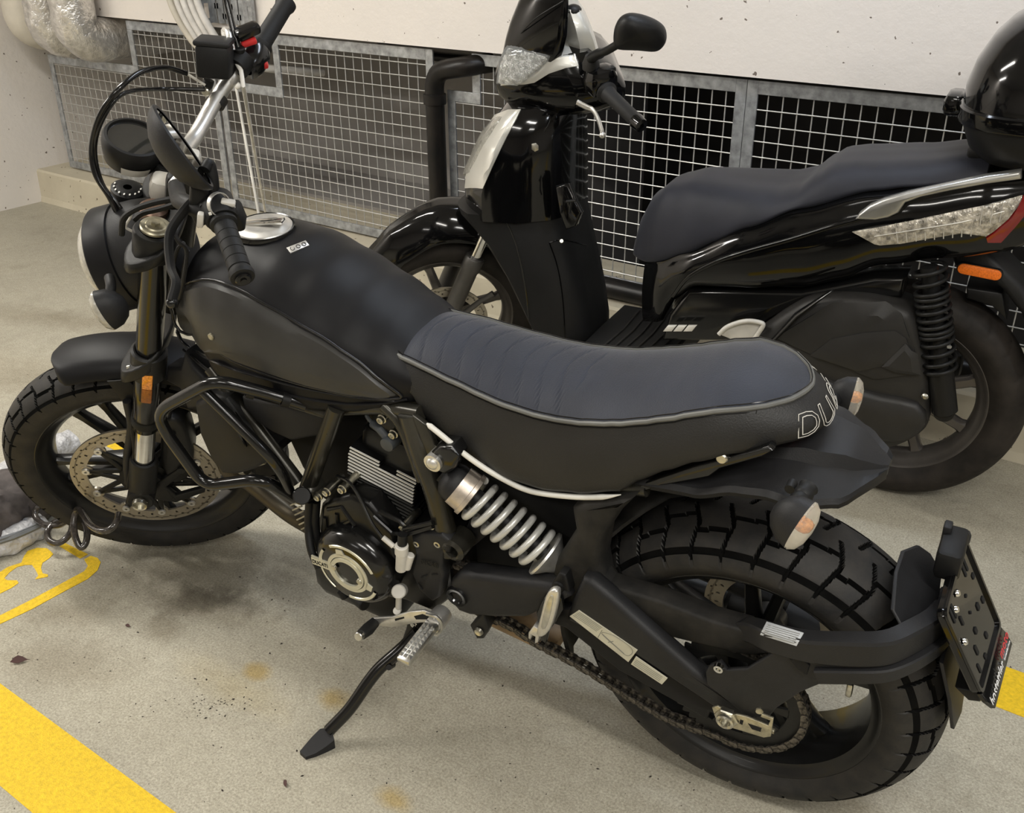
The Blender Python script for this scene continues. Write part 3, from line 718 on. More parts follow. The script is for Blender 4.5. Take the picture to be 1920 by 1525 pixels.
Geo().lathe([(.0142, -.009), (.0185, -.009), (.0185, .009), (.0142, .009)], F(407, 189, .205), (F(445, 130, .255)-F(364, 262, .115)).normalized(), 20).xf(st).o('cable_strap', M_RUB, hbar)
# riser clamps
for y in (-.038, .038):
    Geo().box(V((-1.095, y, 1.035)), (.050, .034, .064), Matrix.Rotation(rad(24), 3, 'Y'), .010).xf(st).o('bar_clamp', M_LGREY if y > 0 else M_DARKM, hbar)
Geo().cyl(F(288, 385, -.03), F(288, 412, -.03), .026, n=24, bev=.006).xf(st).o('steering_stem_nut', mat('bronze_nut', (.30, .20, .15), .35, metal=.7), moto)
Geo().box(F(305, 352, .03), (.045, .05, .05), Matrix.Rotation(rad(24), 3, 'Y'), .014).xf(st).o('ignition_lock', M_LGREY, moto)
Geo().lathe([(.008, .004), (.020, .004), (.030, 0), (.031, -.02), (.024, -.024)], F(239, 354, .085), up, 32).xf(st).o('ignition_switch_ring', M_PLAST, moto)
lt = Geo()
for k in range(9):
    a = 2.2+k*.42; c_ = F(239, 354, .085)+up*.0045; e1 = up.orthogonal().normalized(); e2 = up.cross(e1)
    lt.box(c_+(e1*math.cos(a)+e2*math.sin(a))*.024, (.003, .0045, .001))
lt.xf(st).o('ring_lettering', M_WHITE, moto)
# hydraulic hoses arching from the reservoir forward and down to the forks
h1 = [F(350, 138, .20), F(310, 127, .18), F(265, 135, .13), F(225, 165, .08), F(188, 215, .06), F(172, 275, .05), F(178, 325, .03), F(205, 370, .01), F(222, 405, 0)]
Geo().tube(cat(h1, 7), .0052, 10).xf(st).o('brake_hose', M_GLOSS, moto)
h2 = [F(384, 168, .185), F(310, 167, .18), F(250, 170, .12), F(215, 188, .08), F(185, 240, .055), F(178, 290, .05), F(192, 345, .03), F(222, 385, .01), F(238, 410, 0)]
Geo().tube(cat(h2, 7), .0042, 10).xf(st).o('clutch_hose', M_GLOSS, moto)
Geo().tube([F(350, 138, .20), F(385, 160, .19)], .0025, 8).xf(st).o('hose_end', M_LGREY, moto)
for k, q in enumerate([[(330, 372), (290, 380), (255, 392), (232, 410), (228, 440)], [(345, 378), (300, 392), (268, 400), (252, 412)], [(345, 455), (332, 470), (322, 520), (318, 560)], [(352, 470), (345, 500), (340, 540), (330, 575)], [(238, 400), (246, 405), (236, 425), (250, 435)]]):
    y_ = [-.12, -.10, -.16, -.15, -.06][k]
    Geo().tube(cat([F(a_, b_, y_) for a_, b_ in q], 5), [.0055, .005, .0035, .0035, .0025][k], 8).xf(st).o('wiring_loom', M_PLAST if k < 4 else M_LGREY, moto)
# front turn signal (left)
def blinker(par, c, ax, sc=1.0, tf=None, bulb=True, nm='front_turn_signal'):
    """drop-shaped indicator: dark shell and clear lens; ax = the way the lens looks"""
    ax = V(ax).normalized(); prof = [(0, -.040), (.012, -.038), (.024, -.030), (.033, -.016), (.036, 0)]
    e1 = V((0, 0, 1)); e1 = (e1-ax*ax.dot(e1)).normalized(); e2 = ax.cross(e1)
    def sq(p):
        q = V(p)-V(c); return V(c)+ax*q.dot(ax)*sc+e1*q.dot(e1)*1.15*sc+e2*q.dot(e2)*.80*sc
    tf = tf or (lambda p: p)
    o = Geo().lathe(prof, c, ax, 28).xf(sq).xf(tf).o(nm, M_PLAST2, par)
    Geo().lathe([(.0355, -.001), (.036, .003), (.030, .011), (.018, .016), (0, .018)], c, ax, 28).xf(sq).xf(tf).o('lens', M_SIGL if bulb else M_CLEAR, o)
    if bulb: Geo().lathe([(.0, -.006), (.02, -.004), (.034, .0)], c, ax, 28).xf(sq).xf(tf).o('signal_reflector', mat('signal_reflector', (.85, .83, .76), .35), o)
    if bulb: Geo().sphere(V(c)+ax*.003*sc+V((0, 0, .006)), .0095*sc, 12).xf(tf).o('bulb', M_ORANGE, o)
    return o
bc = F(197, 582, -.20); bo = blinker(moto, bc, (-.96, -.22, -.10), 1.0, st, False)
Geo().tube(cat([bc+V((.02, .01, .02)), F(207, 552, -.185), F(208, 535, -.17), F(205, 520, -.15)], 4), .009, 12).xf(st).o('signal_stem', M_PLAST, bo)
# ---- fuel tank
TW = [(-1.075, .080), (-1.04, .120), (-.99, .143), (-.92, .152), (-.85, .152), (-.78, .147), (-.70, .136), (-.64, .122), (-.58, .104), (-.54, .090)]
TT = [(-1.075, .905), (-1.04, .935), (-.99, .955), (-.92, .963), (-.85, .955), (-.78, .930), (-.70, .893), (-.64, .860), (-.58, .822), (-.54, .795)]
TB = [(-1.075, .80), (-1.04, .74), (-.99, .708), (-.92, .694), (-.85, .690), (-.78, .692), (-.70, .702), (-.64, .718), (-.58, .738), (-.54, .755)]
def tank_sec(x):
    w_, t, b_ = interp(TW, x), interp(TT, x), interp(TB, x); h = t-b_
    half = [(w_*.86, b_), (w_*.93, b_+h*.04), (w_*.96, b_+h*.10), (w_*.985, b_+h*.25), (w_, b_+h*.42), (w_*.985, b_+h*.56), (w_*.93, b_+h*.68), (w_*.84, b_+h*.78), (w_*.70, b_+h*.870), (w_*.52, b_+h*.94), (w_*.28, b_+h*.985), (0, t)]
    return half
def tank_y(x, z):
    s = tank_sec(max(-1.07, min(-.545, x)))
    if z <= s[0][1]: return -s[0][0]
    for (y1, z1), (y2, z2) in zip(s, s[1:]):
        if z <= z2: return -lerp(y1, y2, (z-z1)/(z2-z1))
    return 0
rings = []
for k in range(46):
    x = lerp(-1.075, -.54, k/45); s = tank_sec(x)
    h = cat([V((x, -y, z)) for y, z in s], 2); rings.append(h+[V((p.x, -p.y, p.z)) for p in reversed(h[:-1])])
tank = Geo().ring_loft(rings).o('fuel_tank', M_SATIN, moto, ang=50)
# raised charcoal side panel
def patch(outline, yf, lift, edge=.004, rings_=9, sm=3, back=.01):
    P = [V((p[0], 0, p[1])) for p in outline]; P = cat(P, sm, True); c = sum(P, V())/len(P); rs_ = []
    for k in range(rings_+1):
        t = (k/rings_); r = []
        for p in P:
            q = c+(p-c)*t if k else c+(p-c)*.02
            l = lift if k < rings_ else 0
            if k == rings_-1: q = c+(p-c)*(1-edge/max(.02, (p-c).length)); l = lift*.93
            r.append(V((q.x, yf(q.x, q.z)-l, q.z)))
        rs_.append(r)
    rs_.append([V((p.x, yf(p.x, p.z)+back, p.z)) for p in P])
    return Geo().ring_loft(rs_, cap1=False)
def pix2xz(pix, yf, y0=-.14): return [(lambda p: (p.x, p.z))(B.on(a_, b_, yf, 10, y0)) for a_, b_ in pix]
lens = [(333, 600), (330, 570), (338, 548), (362, 534), (395, 530), (430, 540), (480, 565), (540, 598), (600, 634), (650, 668), (695, 703), (725, 727), (742, 741), (728, 745), (690, 742), (630, 734), (560, 718), (500, 700), (440, 676), (395, 652), (358, 628)]
LZ = pix2xz(lens, tank_y)
pan = patch(LZ, tank_y, .006, .006).o('tank_side_panel', M_LENS, tank, ang=30, label='charcoal inset panel on the tank side')
# thin raised lip round it
lp = cat([V((x, tank_y(x, z)-.0015, z)) for x, z in LZ], 3, True)
cc = sum(lp, V())/len(lp)
lp2 = [cc+(p-cc)*1.04 for p in lp]; lp2 = [V((p.x, tank_y(p.x, p.z)-.001, p.z)) for p in lp2]
Geo().tube(lp2, .0030, 10, closed=True).o('panel_lip', M_LIP, tank)
lo_ = [V((x, tank_y(x, z)-.0005, z)) for x, z in pix2xz([(331, 618), (342, 640), (368, 660), (400, 676), (440, 692), (480, 704), (540, 720), (600, 733), (660, 743), (710, 748), (752, 752)], tank_y)]
Geo().tube(cat(lo_, 6), [.001]+[.0042]*58+[.002, .001], 10, flat=.6).o('tank_lower_rim', M_LIP, tank)
p = B.on(401, 628, tank_y, 10, -.14); Geo().lathe([(0, -.009), (.0045, -.010), (.0065, -.0085), (.0068, -.004)], p, YV, 16).o('panel_screw', M_GOLD, tank)
Geo().patch = None
# lower seam ridge along the bottom of the tank
se = [V((x, tank_y(x, z)-.001, z)) for x, z in pix2xz([(345, 655), (400, 702), (470, 724), (560, 745), (640, 757), (710, 757), (765, 748)], tank_y)]
Geo().tube(cat(se, 6), .003, 8).o('tank_seam', M_SATIN, tank)
# top crease lines
for s_ in (-1, 1):
    cr = [V((x, s_*interp(TW, x)*.60, interp(TT, x)-(interp(TT, x)-interp(TB, x))*.095+.0)) for x in [-.98+.03*i for i in range(13)]]
    pass
# filler cap
cp = V((-.925, 0, .9635)); ca_ = V((.07, 0, 1)).normalized()
fcp = Geo().lathe([(0, .007), (.030, .007), (.040, .0065), (.046, .0035), (.050, .003), (.052, 0), (.052, -.006)], cp, ca_, 56).o('filler_cap', M_ALUD, tank)
Geo().box(cp+V((.004, 0, .011)), (.074, .020, .008), Matrix.Rotation(-.07, 3, 'Y') @ Matrix.Rotation(.35, 3, 'Z'), .003).o('cap_flap', M_CHROME, fcp)
Geo().lathe([(.0525, .002), (.0545, .003), (.056, -.001), (.056, -.006), (.0525, -.006)], cp, ca_, 48).o('cap_ring', M_GLOSS, fcp)
# small raised emblem plate near the cap
def tank_top(px, py):
    z = .95
    for _ in range(8):
        o_ = B.Mi @ (CO-B.O); d = B.Mi @ at(px, py); t = (z-o_.z)/d.z; p = o_+t*d
        s = tank_sec(p.x); y = abs(p.y); zz = s[-1][1]
        for (y1, z1), (y2, z2) in zip(s[4:], s[5:]):
            if y2 <= y <= y1: zz = lerp(z1, z2, (y1-y)/(y1-y2))
        z = .5*z+.5*zz
    return p
ep = [tank_top(*q) for q in ((537, 466), (573, 452), (580, 461), (545, 476))]
nrm_ = (ep[1]-ep[0]).cross(ep[3]-ep[0]).normalized(); nrm_ = nrm_ if nrm_.z > 0 else -nrm_
emb = Geo().plate([p+nrm_*.002 for p in ep], nrm_*-.004, .0005).o('tank_emblem', M_ALUD, tank)
g = Geo(); ee = (ep[1]-ep[0])/5; ef = (ep[3]-ep[0])
for k in range(3):
    c_ = ep[0]+ee*(1.0+k*1.5)+ef*.5+nrm_*.0022
    g.tube([c_+ee*.45*math.cos(t)+ef*.28*math.sin(t) for t in [i*math.pi/5 for i in range(10 if k != 0 else 8)]], .0006, 6, closed=(k != 0))
g.o('emblem_figures', M_PLAST, emb)
# ---- seat
SWt = [(-.635, .070), (-.60, .082), (-.50, .094), (-.40, .104), (-.30, .110), (-.20, .113), (-.12, .110), (-.06, .102), (-.025, .090), (.0, .075), (.018, .059), (.030, .044), (.038, .030), (.043, .017), (.046, .002)]
def seat_w(x): return interp(SWt, x)
def pz(px, py, x_hint=None):
    y = -.1
    for _ in range(10):
        p = L(px, py, y); y = .5*y-.5*seat_w(p.x)
    return (p.x, p.z)
pipe_pix = [(760, 672), (805, 693), (850, 715), (900, 739), (950, 760), (1000, 776), (1040, 785), (1080, 791), (1120, 793), (1160, 793), (1200, 790), (1250, 784), (1300, 775), (1350, 768), (1400, 761), (1440, 748), (1470, 732), (1495, 708)]
PZ = sorted(pz(*q) for q in pipe_pix)
PZ = [(PZ[0][0]-.05, PZ[0][1]+.012)]+PZ
PZ = [q for q in PZ if q[0] < -.03]+[(-.005, .872), (.046, .872)]
def pipe_z(x): return interp(PZ, x)
SKp = [(758, 700), (762, 735), (775, 765), (800, 792), (835, 822), (870, 850), (910, 880), (950, 903), (1010, 922), (1080, 930), (1160, 926), (1200, 903), (1250, 886), (1300, 871), (1370, 855), (1440, 836), (1490, 815)]
SKZ = sorted((lambda p: (p.x, p.z))(B.on(a_, b_, lambda x, z: -seat_w(x)-.016, 10)) for a_, b_ in SKp)
SKZ = [(x, z) for x, z in SKZ if x > -.56]; SKZ = [(-.64, .76), (-.575, .755)]+[q for q in SKZ if q[0] < .0]+[(.04, .815), (.075, .818)]
def sk_z(x): return min(interp(SKZ, x), pipe_z(x)-.02)
# top crown
def crown(x): return interp([(-.635, .012), (-.55, .026), (-.45, .030), (-.30, .030), (-.1, .022), (.0, .010), (.046, .001)], x)
xs = [-.625+.0135*i for i in range(46)]+[.005, .015, .024, .031, .037, .041, .044, .0455, .046]
xs = sorted(x for x in set(xs) if x <= .046)
base = [V((x, -seat_w(x), 0)) for x in xs]+[V((x, seat_w(x), 0)) for x in reversed(xs[:-1])]
def nrm2(i):
    a_, b_ = base[max(0, i-1)], base[min(len(base)-1, i+1)]; t = (b_-a_).normalized(); return V((t.y, -t.x, 0))
NB = [nrm2(i) for i in range(len(base))]
def level(i, t, off):
    """t=0 at the piping, 1 at the lower hem; off = outward offset"""
    q = base[i]+NB[i]*off*(1+.9*max(0, min(1, (base[i].x+.01)/.05))); zt = pipe_z(base[i].x)-.003; zb = sk_z(q.x); return V((q.x, q.y, lerp(zt, zb, t)))
lv_ = [(0, -.003), (0, .001), (.08, .004), (.2, .009), (.4, .0145), (.6, .0175), (.8, .0185), (.93, .0165), (1.0, .010), (1.0, -.012)]
seat = Geo().ring_loft([[level(i, t, o_) for i in range(len(base))] for t, o_ in lv_], closed=False).o('seat', M_SKIRT, moto, ang=60)
seat['label'] = 'long black flat seat with grey piping'
# pleated front of the top cover, cut by transverse seams
gt = Geo()
def seam(x, y):
    for k in range(9):
        xk = -.585+k*.036
        d = abs(x-(xk+.10*(abs(y)/.11)**1.5*.35-.0))
        if d < .0014: return .0020
    return 0
R2_ = []
xs2 = sorted(set([round(-.625+.0012*i, 5) for i in range(280)]+[x for x in xs if x > -.29]))
for x in xs2:
    w_, zp, cw = seat_w(x), pipe_z(x), crown(x); r = []
    ks = (1.0, .985, .95, .9, .82, .72, .6, .48, .34, .17, 0)
    tt = [V((x, -w_*k_, zp+cw*(1-k_**2.6)-.001-(seam(x, w_*k_) if k_ < .98 else 0))) for k_ in ks]
    R2_.append(tt+[V((p.x, -p.y, p.z)) for p in reversed(tt[:-1])])
Geo().ring_loft(R2_, closed=False).o('seat_top_cover', M_SEAT, seat, ang=75)
pl = [V((x, -seat_w(x)-.0015, pipe_z(x)-.001)) for x in xs]; pr = [V((p.x, -p.y, p.z)) for p in reversed(pl)]
Geo().tube(pl+pr, .0038, 8, flat=1).o('seat_piping', M_PIPING, seat, label='pale grey piping round the seat')
for dz in (.006, -.006):
    Geo().tube([V((p.x, p.y*1.0-(.0015 if dz < 0 else -.003)*(1 if p.y < 0 else -1), p.z+dz)) for p in pl+pr], .0009, 6).o('piping_edge', M_GLOSS, seat)
# vertical stitched seam on the skirt
xj = pz(1418, 790)[0]
Geo().tube([V((xj+.004*t, -seat_w(xj)-interp(lv_[1:9], t)-.0006, lerp(pipe_z(xj)-.003, sk_z(xj), t))) for t in [i/12 for i in range(13)]], .0010, 6).o('skirt_seam', M_GLOSS, seat)
# white trim under the skirt
wt = [B.on(a_, b_, lambda x, z: -max(seat_w(x)+.010, interp([(-.50, .134), (-.40, .118)], x)), 10) for a_, b_ in [(800, 794), (830, 818), (870, 851), (910, 879), (950, 902), (985, 918), (1020, 926), (1080, 932), (1130, 932), (1164, 928)]]
wt = cat(wt, 5); n_ = len(wt)
Geo().tube(wt, [.0014 if i < 1 else .0048 if i < n_-6 else .0048*(n_-1-i)/6+.0008 for i in range(n_)], 10).o('white_trim_strip', M_WHITE, seat, label='white trim strip under the seat')
# outlined maker's lettering wrapped round the tail of the skirt
def text_mesh(s, size, outline=0.0, extr=0.0):
    c = bpy.data.curves.new('t', 'FONT'); c.body = s; c.size = size; c.resolution_u = 3; c.space_character = 1.06; c.shear = .22 if outline else 0
    if outline: c.fill_mode = 'NONE'; c.bevel_depth = outline; c.bevel_resolution = 1
    else: c.extrude = extr
    o_ = bpy.data.objects.new('t', c); COL.objects.link(o_); dg = bpy.context.evaluated_depsgraph_get(); dg.update()
    me = bpy.data.meshes.new_from_object(o_.evaluated_get(dg)); bpy.data.objects.remove(o_)
    g = Geo(); g.add([v.co.copy() for v in me.vertices], [tuple(p.vertices) for p in me.polygons]); return g
# arc-length path round the tail
path = [i for i in range(len(base)) if base[i].x > -.08]
acc = [0]
for a_, b_ in zip(path, path[1:]): acc.append(acc[-1]+((base[b_]+NB[b_]*.02)-(base[a_]+NB[a_]*.02)).length)
ps = L(1496, 785, -.080); s0 = acc[min(range(len(path)), key=lambda k: (base[path[k]]+NB[path[k]]*.018-V((ps.x, ps.y, 0))).length)]
def skirt_pt(s_, z, lift):
    s_ = max(0, min(acc[-1]-1e-6, s_)); k = 0
    while acc[k+1] < s_: k += 1
    f = (s_-acc[k])/(acc[k+1]-acc[k]); i, j = path[k], path[k+1]
    bp = base[i].lerp(base[j], f); nn = NB[i].lerp(NB[j], f).normalized(); zt = pipe_z(bp.x)-.003; zb = sk_z(bp.x+.01)
    t = max(.01, min(.92, (zt-z)/(zt-zb))); off = interp(lv_[1:9], t)*(1+.9*max(0, min(1, (bp.x+.01)/.05)))
    q = bp+nn*(off+lift); return V((q.x, q.y, z))
tg = text_mesh('DUCATI', .044, .0005)
tg.v = [skirt_pt(s0+p.x*1.08, pipe_z(.03)-.044+p.y*.95, .0030+p.z) for p in tg.v]
tg.o('seat_lettering', M_LGREY, seat, label='outlined capital lettering on the seat tail')
# ---- rear light, tail and rear signals
tl = Geo(); rings = []
tail_pts = {}
# fender/tail piece: spine profile from under the seat to the tip, winged section
for k in range(41):
    t = k/40; x = lerp(-.20, .165, t)
    zc = interp([(-.20, .735), (-.08, .755), (.0, .785), (.06, .800), (.11, .795), (.165, .772)], x)
    hw = interp([(-.20, .105), (-.08, .110), (-.02, .118), (.03, .130), (.07, .128), (.12, .095), (.15, .05), (.165, .018)], x)
    ze = interp([(-.20, .700), (-.08, .715), (-.02, .745), (.03, .762), (.07, .757), (.12, .752), (.165, .764)], x)
    top = [V((x, -hw, ze)), V((x, -hw*.94, ze+.007)), V((x, -hw*.62, lerp(ze, zc, .40))), V((x, -hw*.46, lerp(ze, zc, .55))), V((x, -hw*.38, zc-.001)), V((x, 0, zc+.003))]
    top = top+[V((p.x, -p.y, p.z)) for p in reversed(top[:-1])]
    bot = [V((p.x, p.y*.96, p.z-.010)) for p in reversed(top)]
    rings.append(top+bot)
tail = Geo().ring_loft(rings).o('rear_fender', M_PLAST2, moto, ang=24)
Geo().ring_loft([[V((x, y*h_, z)) for y, z in ((-1, .80-.004), (-.9, .825), (0, .832), (.9, .825), (1, .796), (0, .79))] for x, h_ in ((-.05, .06), (.0, .055), (.035, .035), (.048, .012))]).o('tail_light', M_REDL, moto, label='dark red tail lamp under the seat')
for (px, py, y, ax, q) in ((1500, 985, -.205, (.93, -.20, -.30), (1497, 925)), (1596, 748, .205, (.93, .10, -.12), (1568, 762))):
    c_ = L(px, py, y); o_ = blinker(tail, c_, ax, 1.0 if y < 0 else .95, None, True, 'rear_turn_signal')
    s0_ = L(q[0], q[1], y*.75); mid = (c_-V(ax).normalized()*.022)
    base = L(1516, 914, -.135) if y < 0 else V((.045, .10, .752))
    Geo().tube(cat([base, base.lerp(mid, .5)+V((0, 0, -.004)), mid], 5), [.0135-.0022*(i % 2) for i in range(11)], 14).o('signal_stem', M_PLAST, o_)
p = L(1482, 915, -.14); Geo().cyl(p+YV*-.004, p+YV*.012, .007, n=12).o('stem_screw', M_PLAST, tail)
# under-seat plastics and frame tail
side([(1165, 935), (1205, 907), (1300, 875), (1440, 838), (1450, 846), (1430, 858), (1350, 880), (1330, 895), (1240, 912), (1165, 938)], -.105, .02, .003).o('seat_base_panel', M_GLOSS, moto)
p = L(1352, 862, -.112); Geo().cyl(p, p+YV*.012, .009, n=14, bev=.002).o('seat_bolt', M_STEEL, moto)
Geo().tube(cat([L(1330, 905, .02), L(1352, 915, .04), L(1375, 922, .05), L(1385, 930, .06)], 4), .006, 8).o('wiring_loom', M_PLAST, moto)
for y in (-.095, .095):
    Geo().tube(fillet([V((-.60, y, .705)), V((-.40, y, .655)), V((-.16, y, .690))], .06, 6), .0135, 14).o('seat_rail', M_TUBE, moto)
# ---- trellis frame tubes
def ftube(pix, r=.0155, **k): return Geo().tube(fillet([L(a_, b_, y) for a_, b_, y in pix], .03, 4), r, 18)
frame = ftube([(632, 762, -.125), (600, 850, -.125), (574, 925, -.125)], .0165).o('frame', M_TUBE, moto)
ftube([(395, 690, -.105), (480, 800, -.115), (560, 905, -.122)], .014).o('frame_tube', M_TUBE, frame)
ftube([(405, 705, -.10), (520, 745, -.11), (630, 780, -.12)], .012).o('frame_tube', M_TUBE, frame)
ftube([(768, 775, -.115), (790, 850, -.12), (812, 905, -.125), (846, 1035, -.125)], .020).o('frame_tube', M_TUBE, frame)
ftube([(720, 760, -.11), (752, 790, -.112), (775, 850, -.115), (792, 900, -.12)], .011).o('frame_tube', M_TUBE, frame)
ftube([(640, 765, -.10), (720, 762, -.10), (790, 775, -.11)], .014).o('frame_tube', M_TUBE, frame)
for y in (.12,):
    Geo().tube([V((-.739, y, .70)), V((-.851, y, .48))], .0165, 14).o('frame_tube', M_TUBE, frame)
    Geo().tube([V((-1.05, y*.85, .75)), V((-.86, y, .49))], .014, 14).o('frame_tube', M_TUBE, frame)
    Geo().tube([V((-.60, y, .70)), V((-.50, y, .43))], .0165, 14).o('frame_tube', M_TUBE, frame)
side([(772, 778), (800, 800), (815, 835), (832, 868), (816, 880), (806, 892), (790, 850), (778, 810)], -.128, .012, .003).o('frame_gusset', M_TUBE, frame)
for px, py, y, r, ln in ((575, 926, -.14, .020, .035), (846, 1035, -.150, .0235, .045)):
    p = L(px, py, y); Geo().lathe([(.013, 0), (.0165, -.002), (r, .003), (r, ln), (0, ln)], p, YV, 28).lathe([(.013, 0), (.013, ln*.9)], p, YV, 24).o('frame_boss', M_TUBE, frame)
# crash bars on the left of the engine
yb = -.215
cbp = [(560, 752, -.14), (520, 742, -.16), (460, 728, -.19), (402, 712, yb), (352, 734, yb-.01), (300, 765, yb-.02), (304, 800, yb-.02), (345, 862, yb-.01), (385, 912, yb), (440, 908, yb), (495, 900, -.20), (525, 918, -.17), (552, 932, -.145)]
pts = [L(*q) for q in cbp]
pts = [pts[0], pts[1], pts[3], pts[5]-V((.0, 0, 0)), pts[6], pts[8], pts[10], pts[12]]
pts = [L(575, 760, -.13), L(525, 744, -.15), L(402, 712, yb), L(300, 768, yb-.02), L(303, 800, yb-.02), L(384, 912, yb-.01), L(490, 898, -.20), L(552, 934, -.15)]
cbar = Geo().tube(fillet(pts, .035, 6), .0115, 16).o('crash_bar', M_GLOSS, moto)
Geo().tube(fillet([L(372, 724, yb), L(455, 805, -.205), L(512, 862, -.195), L(533, 895, -.18), L(545, 928, -.15)], .05, 6), .0105, 14).o('crash_bar_brace', M_GLOSS, cbar)
Geo().cyl(L(566, 930, -.175), L(566, 930, -.12), .017, n=24, bev=.002).o('crash_bar_bolt', M_GLOSS, cbar)
for px, py in ((470, 734), (536, 750)):
    p = L(px, py, -.175 if px < 500 else -.15); Geo().lathe([(.0105, -.007), (.0135, -.007), (.0135, .007), (.0105, .007)], p, (L(525, 744, -.15)-L(402, 712, yb)).normalized(), 16).o('rubber_band', M_PLAST, cbar)
# ---- side cover under the tank, oil cooler cowl ahead of it
side([(452, 745), (560, 768), (625, 783), (620, 800), (612, 817), (578, 822), (545, 828), (510, 812), (478, 790), (456, 765)], -.118, .04, .006).o('electronics_cover', M_PLAST2, moto)
cw = side([(362, 758), (400, 742), (420, 750), (470, 818), (500, 850), (500, 868), (470, 885), (440, 893), (415, 890), (392, 860), (372, 815)], -.14, .12, .010).o('engine_cowl', M_PLAST, moto)
for k in range(3):
    a_ = [(415+13*k, 757+8*k), (452+9*k, 815+3*k), (462+8*k, 838-2*k)]
    Geo().tube([L(x_, y_, -.142) for x_, y_ in a_], [.002, .006, .002], 8, flat=.8).o('cowl_rib', M_GLOSS, cw)
side([(335, 690), (345, 660), (360, 690), (385, 715), (420, 760), (350, 770), (335, 730), (308, 715), (310, 690)], -.09, .05, .008).o('steering_head_cover', M_PLAST2, moto)
Geo().box(V((-.985, .02, .60)), (.09, .20, .14), Matrix.Rotation(rad(-20), 3, 'Y'), .02).o('front_cylinder', M_ENG, moto)
Geo().tube(cat([L(455, 872, -.10), L(475, 868, -.10), L(495, 862, -.09)], 3), .010, 12).o('oxygen_sensor', M_GOLD, moto)
p = L(450, 880, -.11); Geo().cyl(p, p+V((.02, 0, .004)), .011, n=6).o('sensor_nut', M_STEEL, moto)
# front header pipe glimpsed behind the cowl
Geo().tube(cat([L(423, 840, -.03), L(430, 880, -.02), L(470, 905, 0), L(540, 960, 0), L(580, 985, .02)], 6), .021, 14).o('exhaust_header', mat('heat_stained_steel', (.10, .085, .06), .4, metal=.8), moto)
g = Geo()
for k in range(6):
    g.tube([L(545+4*k, 948+9*k, -.02), L(562+4*k, 940+9*k, -.02)], .002, 6)
g.o('radiator_fins', M_STEEL, moto)
# ---- dark innards between the frame tubes
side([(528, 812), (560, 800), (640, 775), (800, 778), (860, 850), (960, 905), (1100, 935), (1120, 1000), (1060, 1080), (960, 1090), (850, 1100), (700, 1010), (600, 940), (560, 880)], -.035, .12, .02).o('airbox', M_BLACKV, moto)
# ---- engine
eng = Geo()
cas = [(598, 950), (625, 935), (680, 966), (740, 986), (800, 992), (850, 1010), (845, 1070), (850, 1120), (810, 1150), (760, 1130), (700, 1120), (640, 1080), (600, 1020), (592, 980)]
engine = side(cas, -.125, .25, .012, sm=0).o('engine', M_ENG, moto, ang=30)
ec = L(655, 1072, -.185)
# clutch-side cover
def yc(z): return ec+YV*z
side([(603, 950), (622, 938), (655, 930), (690, 945), (722, 985), (735, 1010), (742, 1060), (735, 1105), (700, 1122), (640, 1110), (600, 1060), (596, 1000)], -.150, .05, .010).o('generator_housing', M_ENG, engine)
cov = Geo().lathe([(0, -.004), (.066, -.004), (.069, -.003), (.080, .006), (.086, .016), (.088, .03), (.088, .05)], ec, YV, 64).o('generator_cover', M_GLOSS, engine)
for a0, a1, r0_, r1_ in ((rad(20), rad(118), .060, .0665), (rad(140), rad(172), .060, .0665), (rad(188), rad(232), .063, .0665), (rad(262), rad(335), .060, .0665), ):
    Geo().lathe([(r0_, -.0045), (r0_+.001, -.0062), (r1_-.001, -.0062), (r1_, -.0045)], ec, YV, 24, a0=-a1, a1=-a0).xf(lambda p: V((p.x, p.y, p.z))).o('cover_ring_segment', M_CREAM, cov)
Geo().lathe([(.0385, -.004), (.039, -.0062), (.0455, -.0062), (.046, -.004)], ec, YV, 48).lathe([(.0285, -.004), (.029, -.0085), (.037, -.0085), (.0375, -.004)], ec, YV, 48).o('cover_badge_ring', M_CREAM, cov)
g = Geo()
for a in (rad(100), rad(-22)):
    d = V((math.cos(a), 0, math.sin(a))); e = V((-math.sin(a), 0, math.cos(a))); g.plate([ec+d*.043+e*.010+YV*-.0062, ec+d*.056+e*.007+YV*-.0062, ec+d*.056-e*.007+YV*-.0062, ec+d*.043-e*.010+YV*-.0062], (0, .003, 0))
bd = V((math.cos(rad(178)), 0, math.sin(rad(178)))); be = V((0, 0, 1))
for s_ in (-1, 1): g.plate([ec+bd*.044+be*(.0095*s_+.001)+YV*-.0062, ec+bd*.084+be*(.0095*s_+.001)+YV*-.0055, ec+bd*.084+be*(.0095*s_-.001)+YV*-.0055, ec+bd*.044+be*(.0095*s_-.001)+YV*-.0062], (0, .003, 0))
g.o('badge_arms', M_CREAM, cov, smooth=False)
for a in (rad(165), rad(-15)):
    p = ec+V((math.cos(a)*.0285, -.0090, math.sin(a)*.0285)); Geo().lathe([(0, -.001), (.0025, -.0012), (.0055, -.0015), (.0062, .002)], p, YV, 14).o('cover_screw', M_STEEL, cov)
tg = text_mesh('DUCATI', .0135, 0, .0004)
mx_ = max(p.x for p in tg.v)
Geo().box(ec+V((-.0645, -.0052, .001)), (.040, .002, .017)).o('lettering_plate', M_CREAM, cov, smooth=False)
tg.xf(lambda p: ec+V((-.083+p.x/mx_*.036, -.0066-p.z, -.0038+p.y))).o('cover_lettering', M_BLACKV, cov, smooth=False)
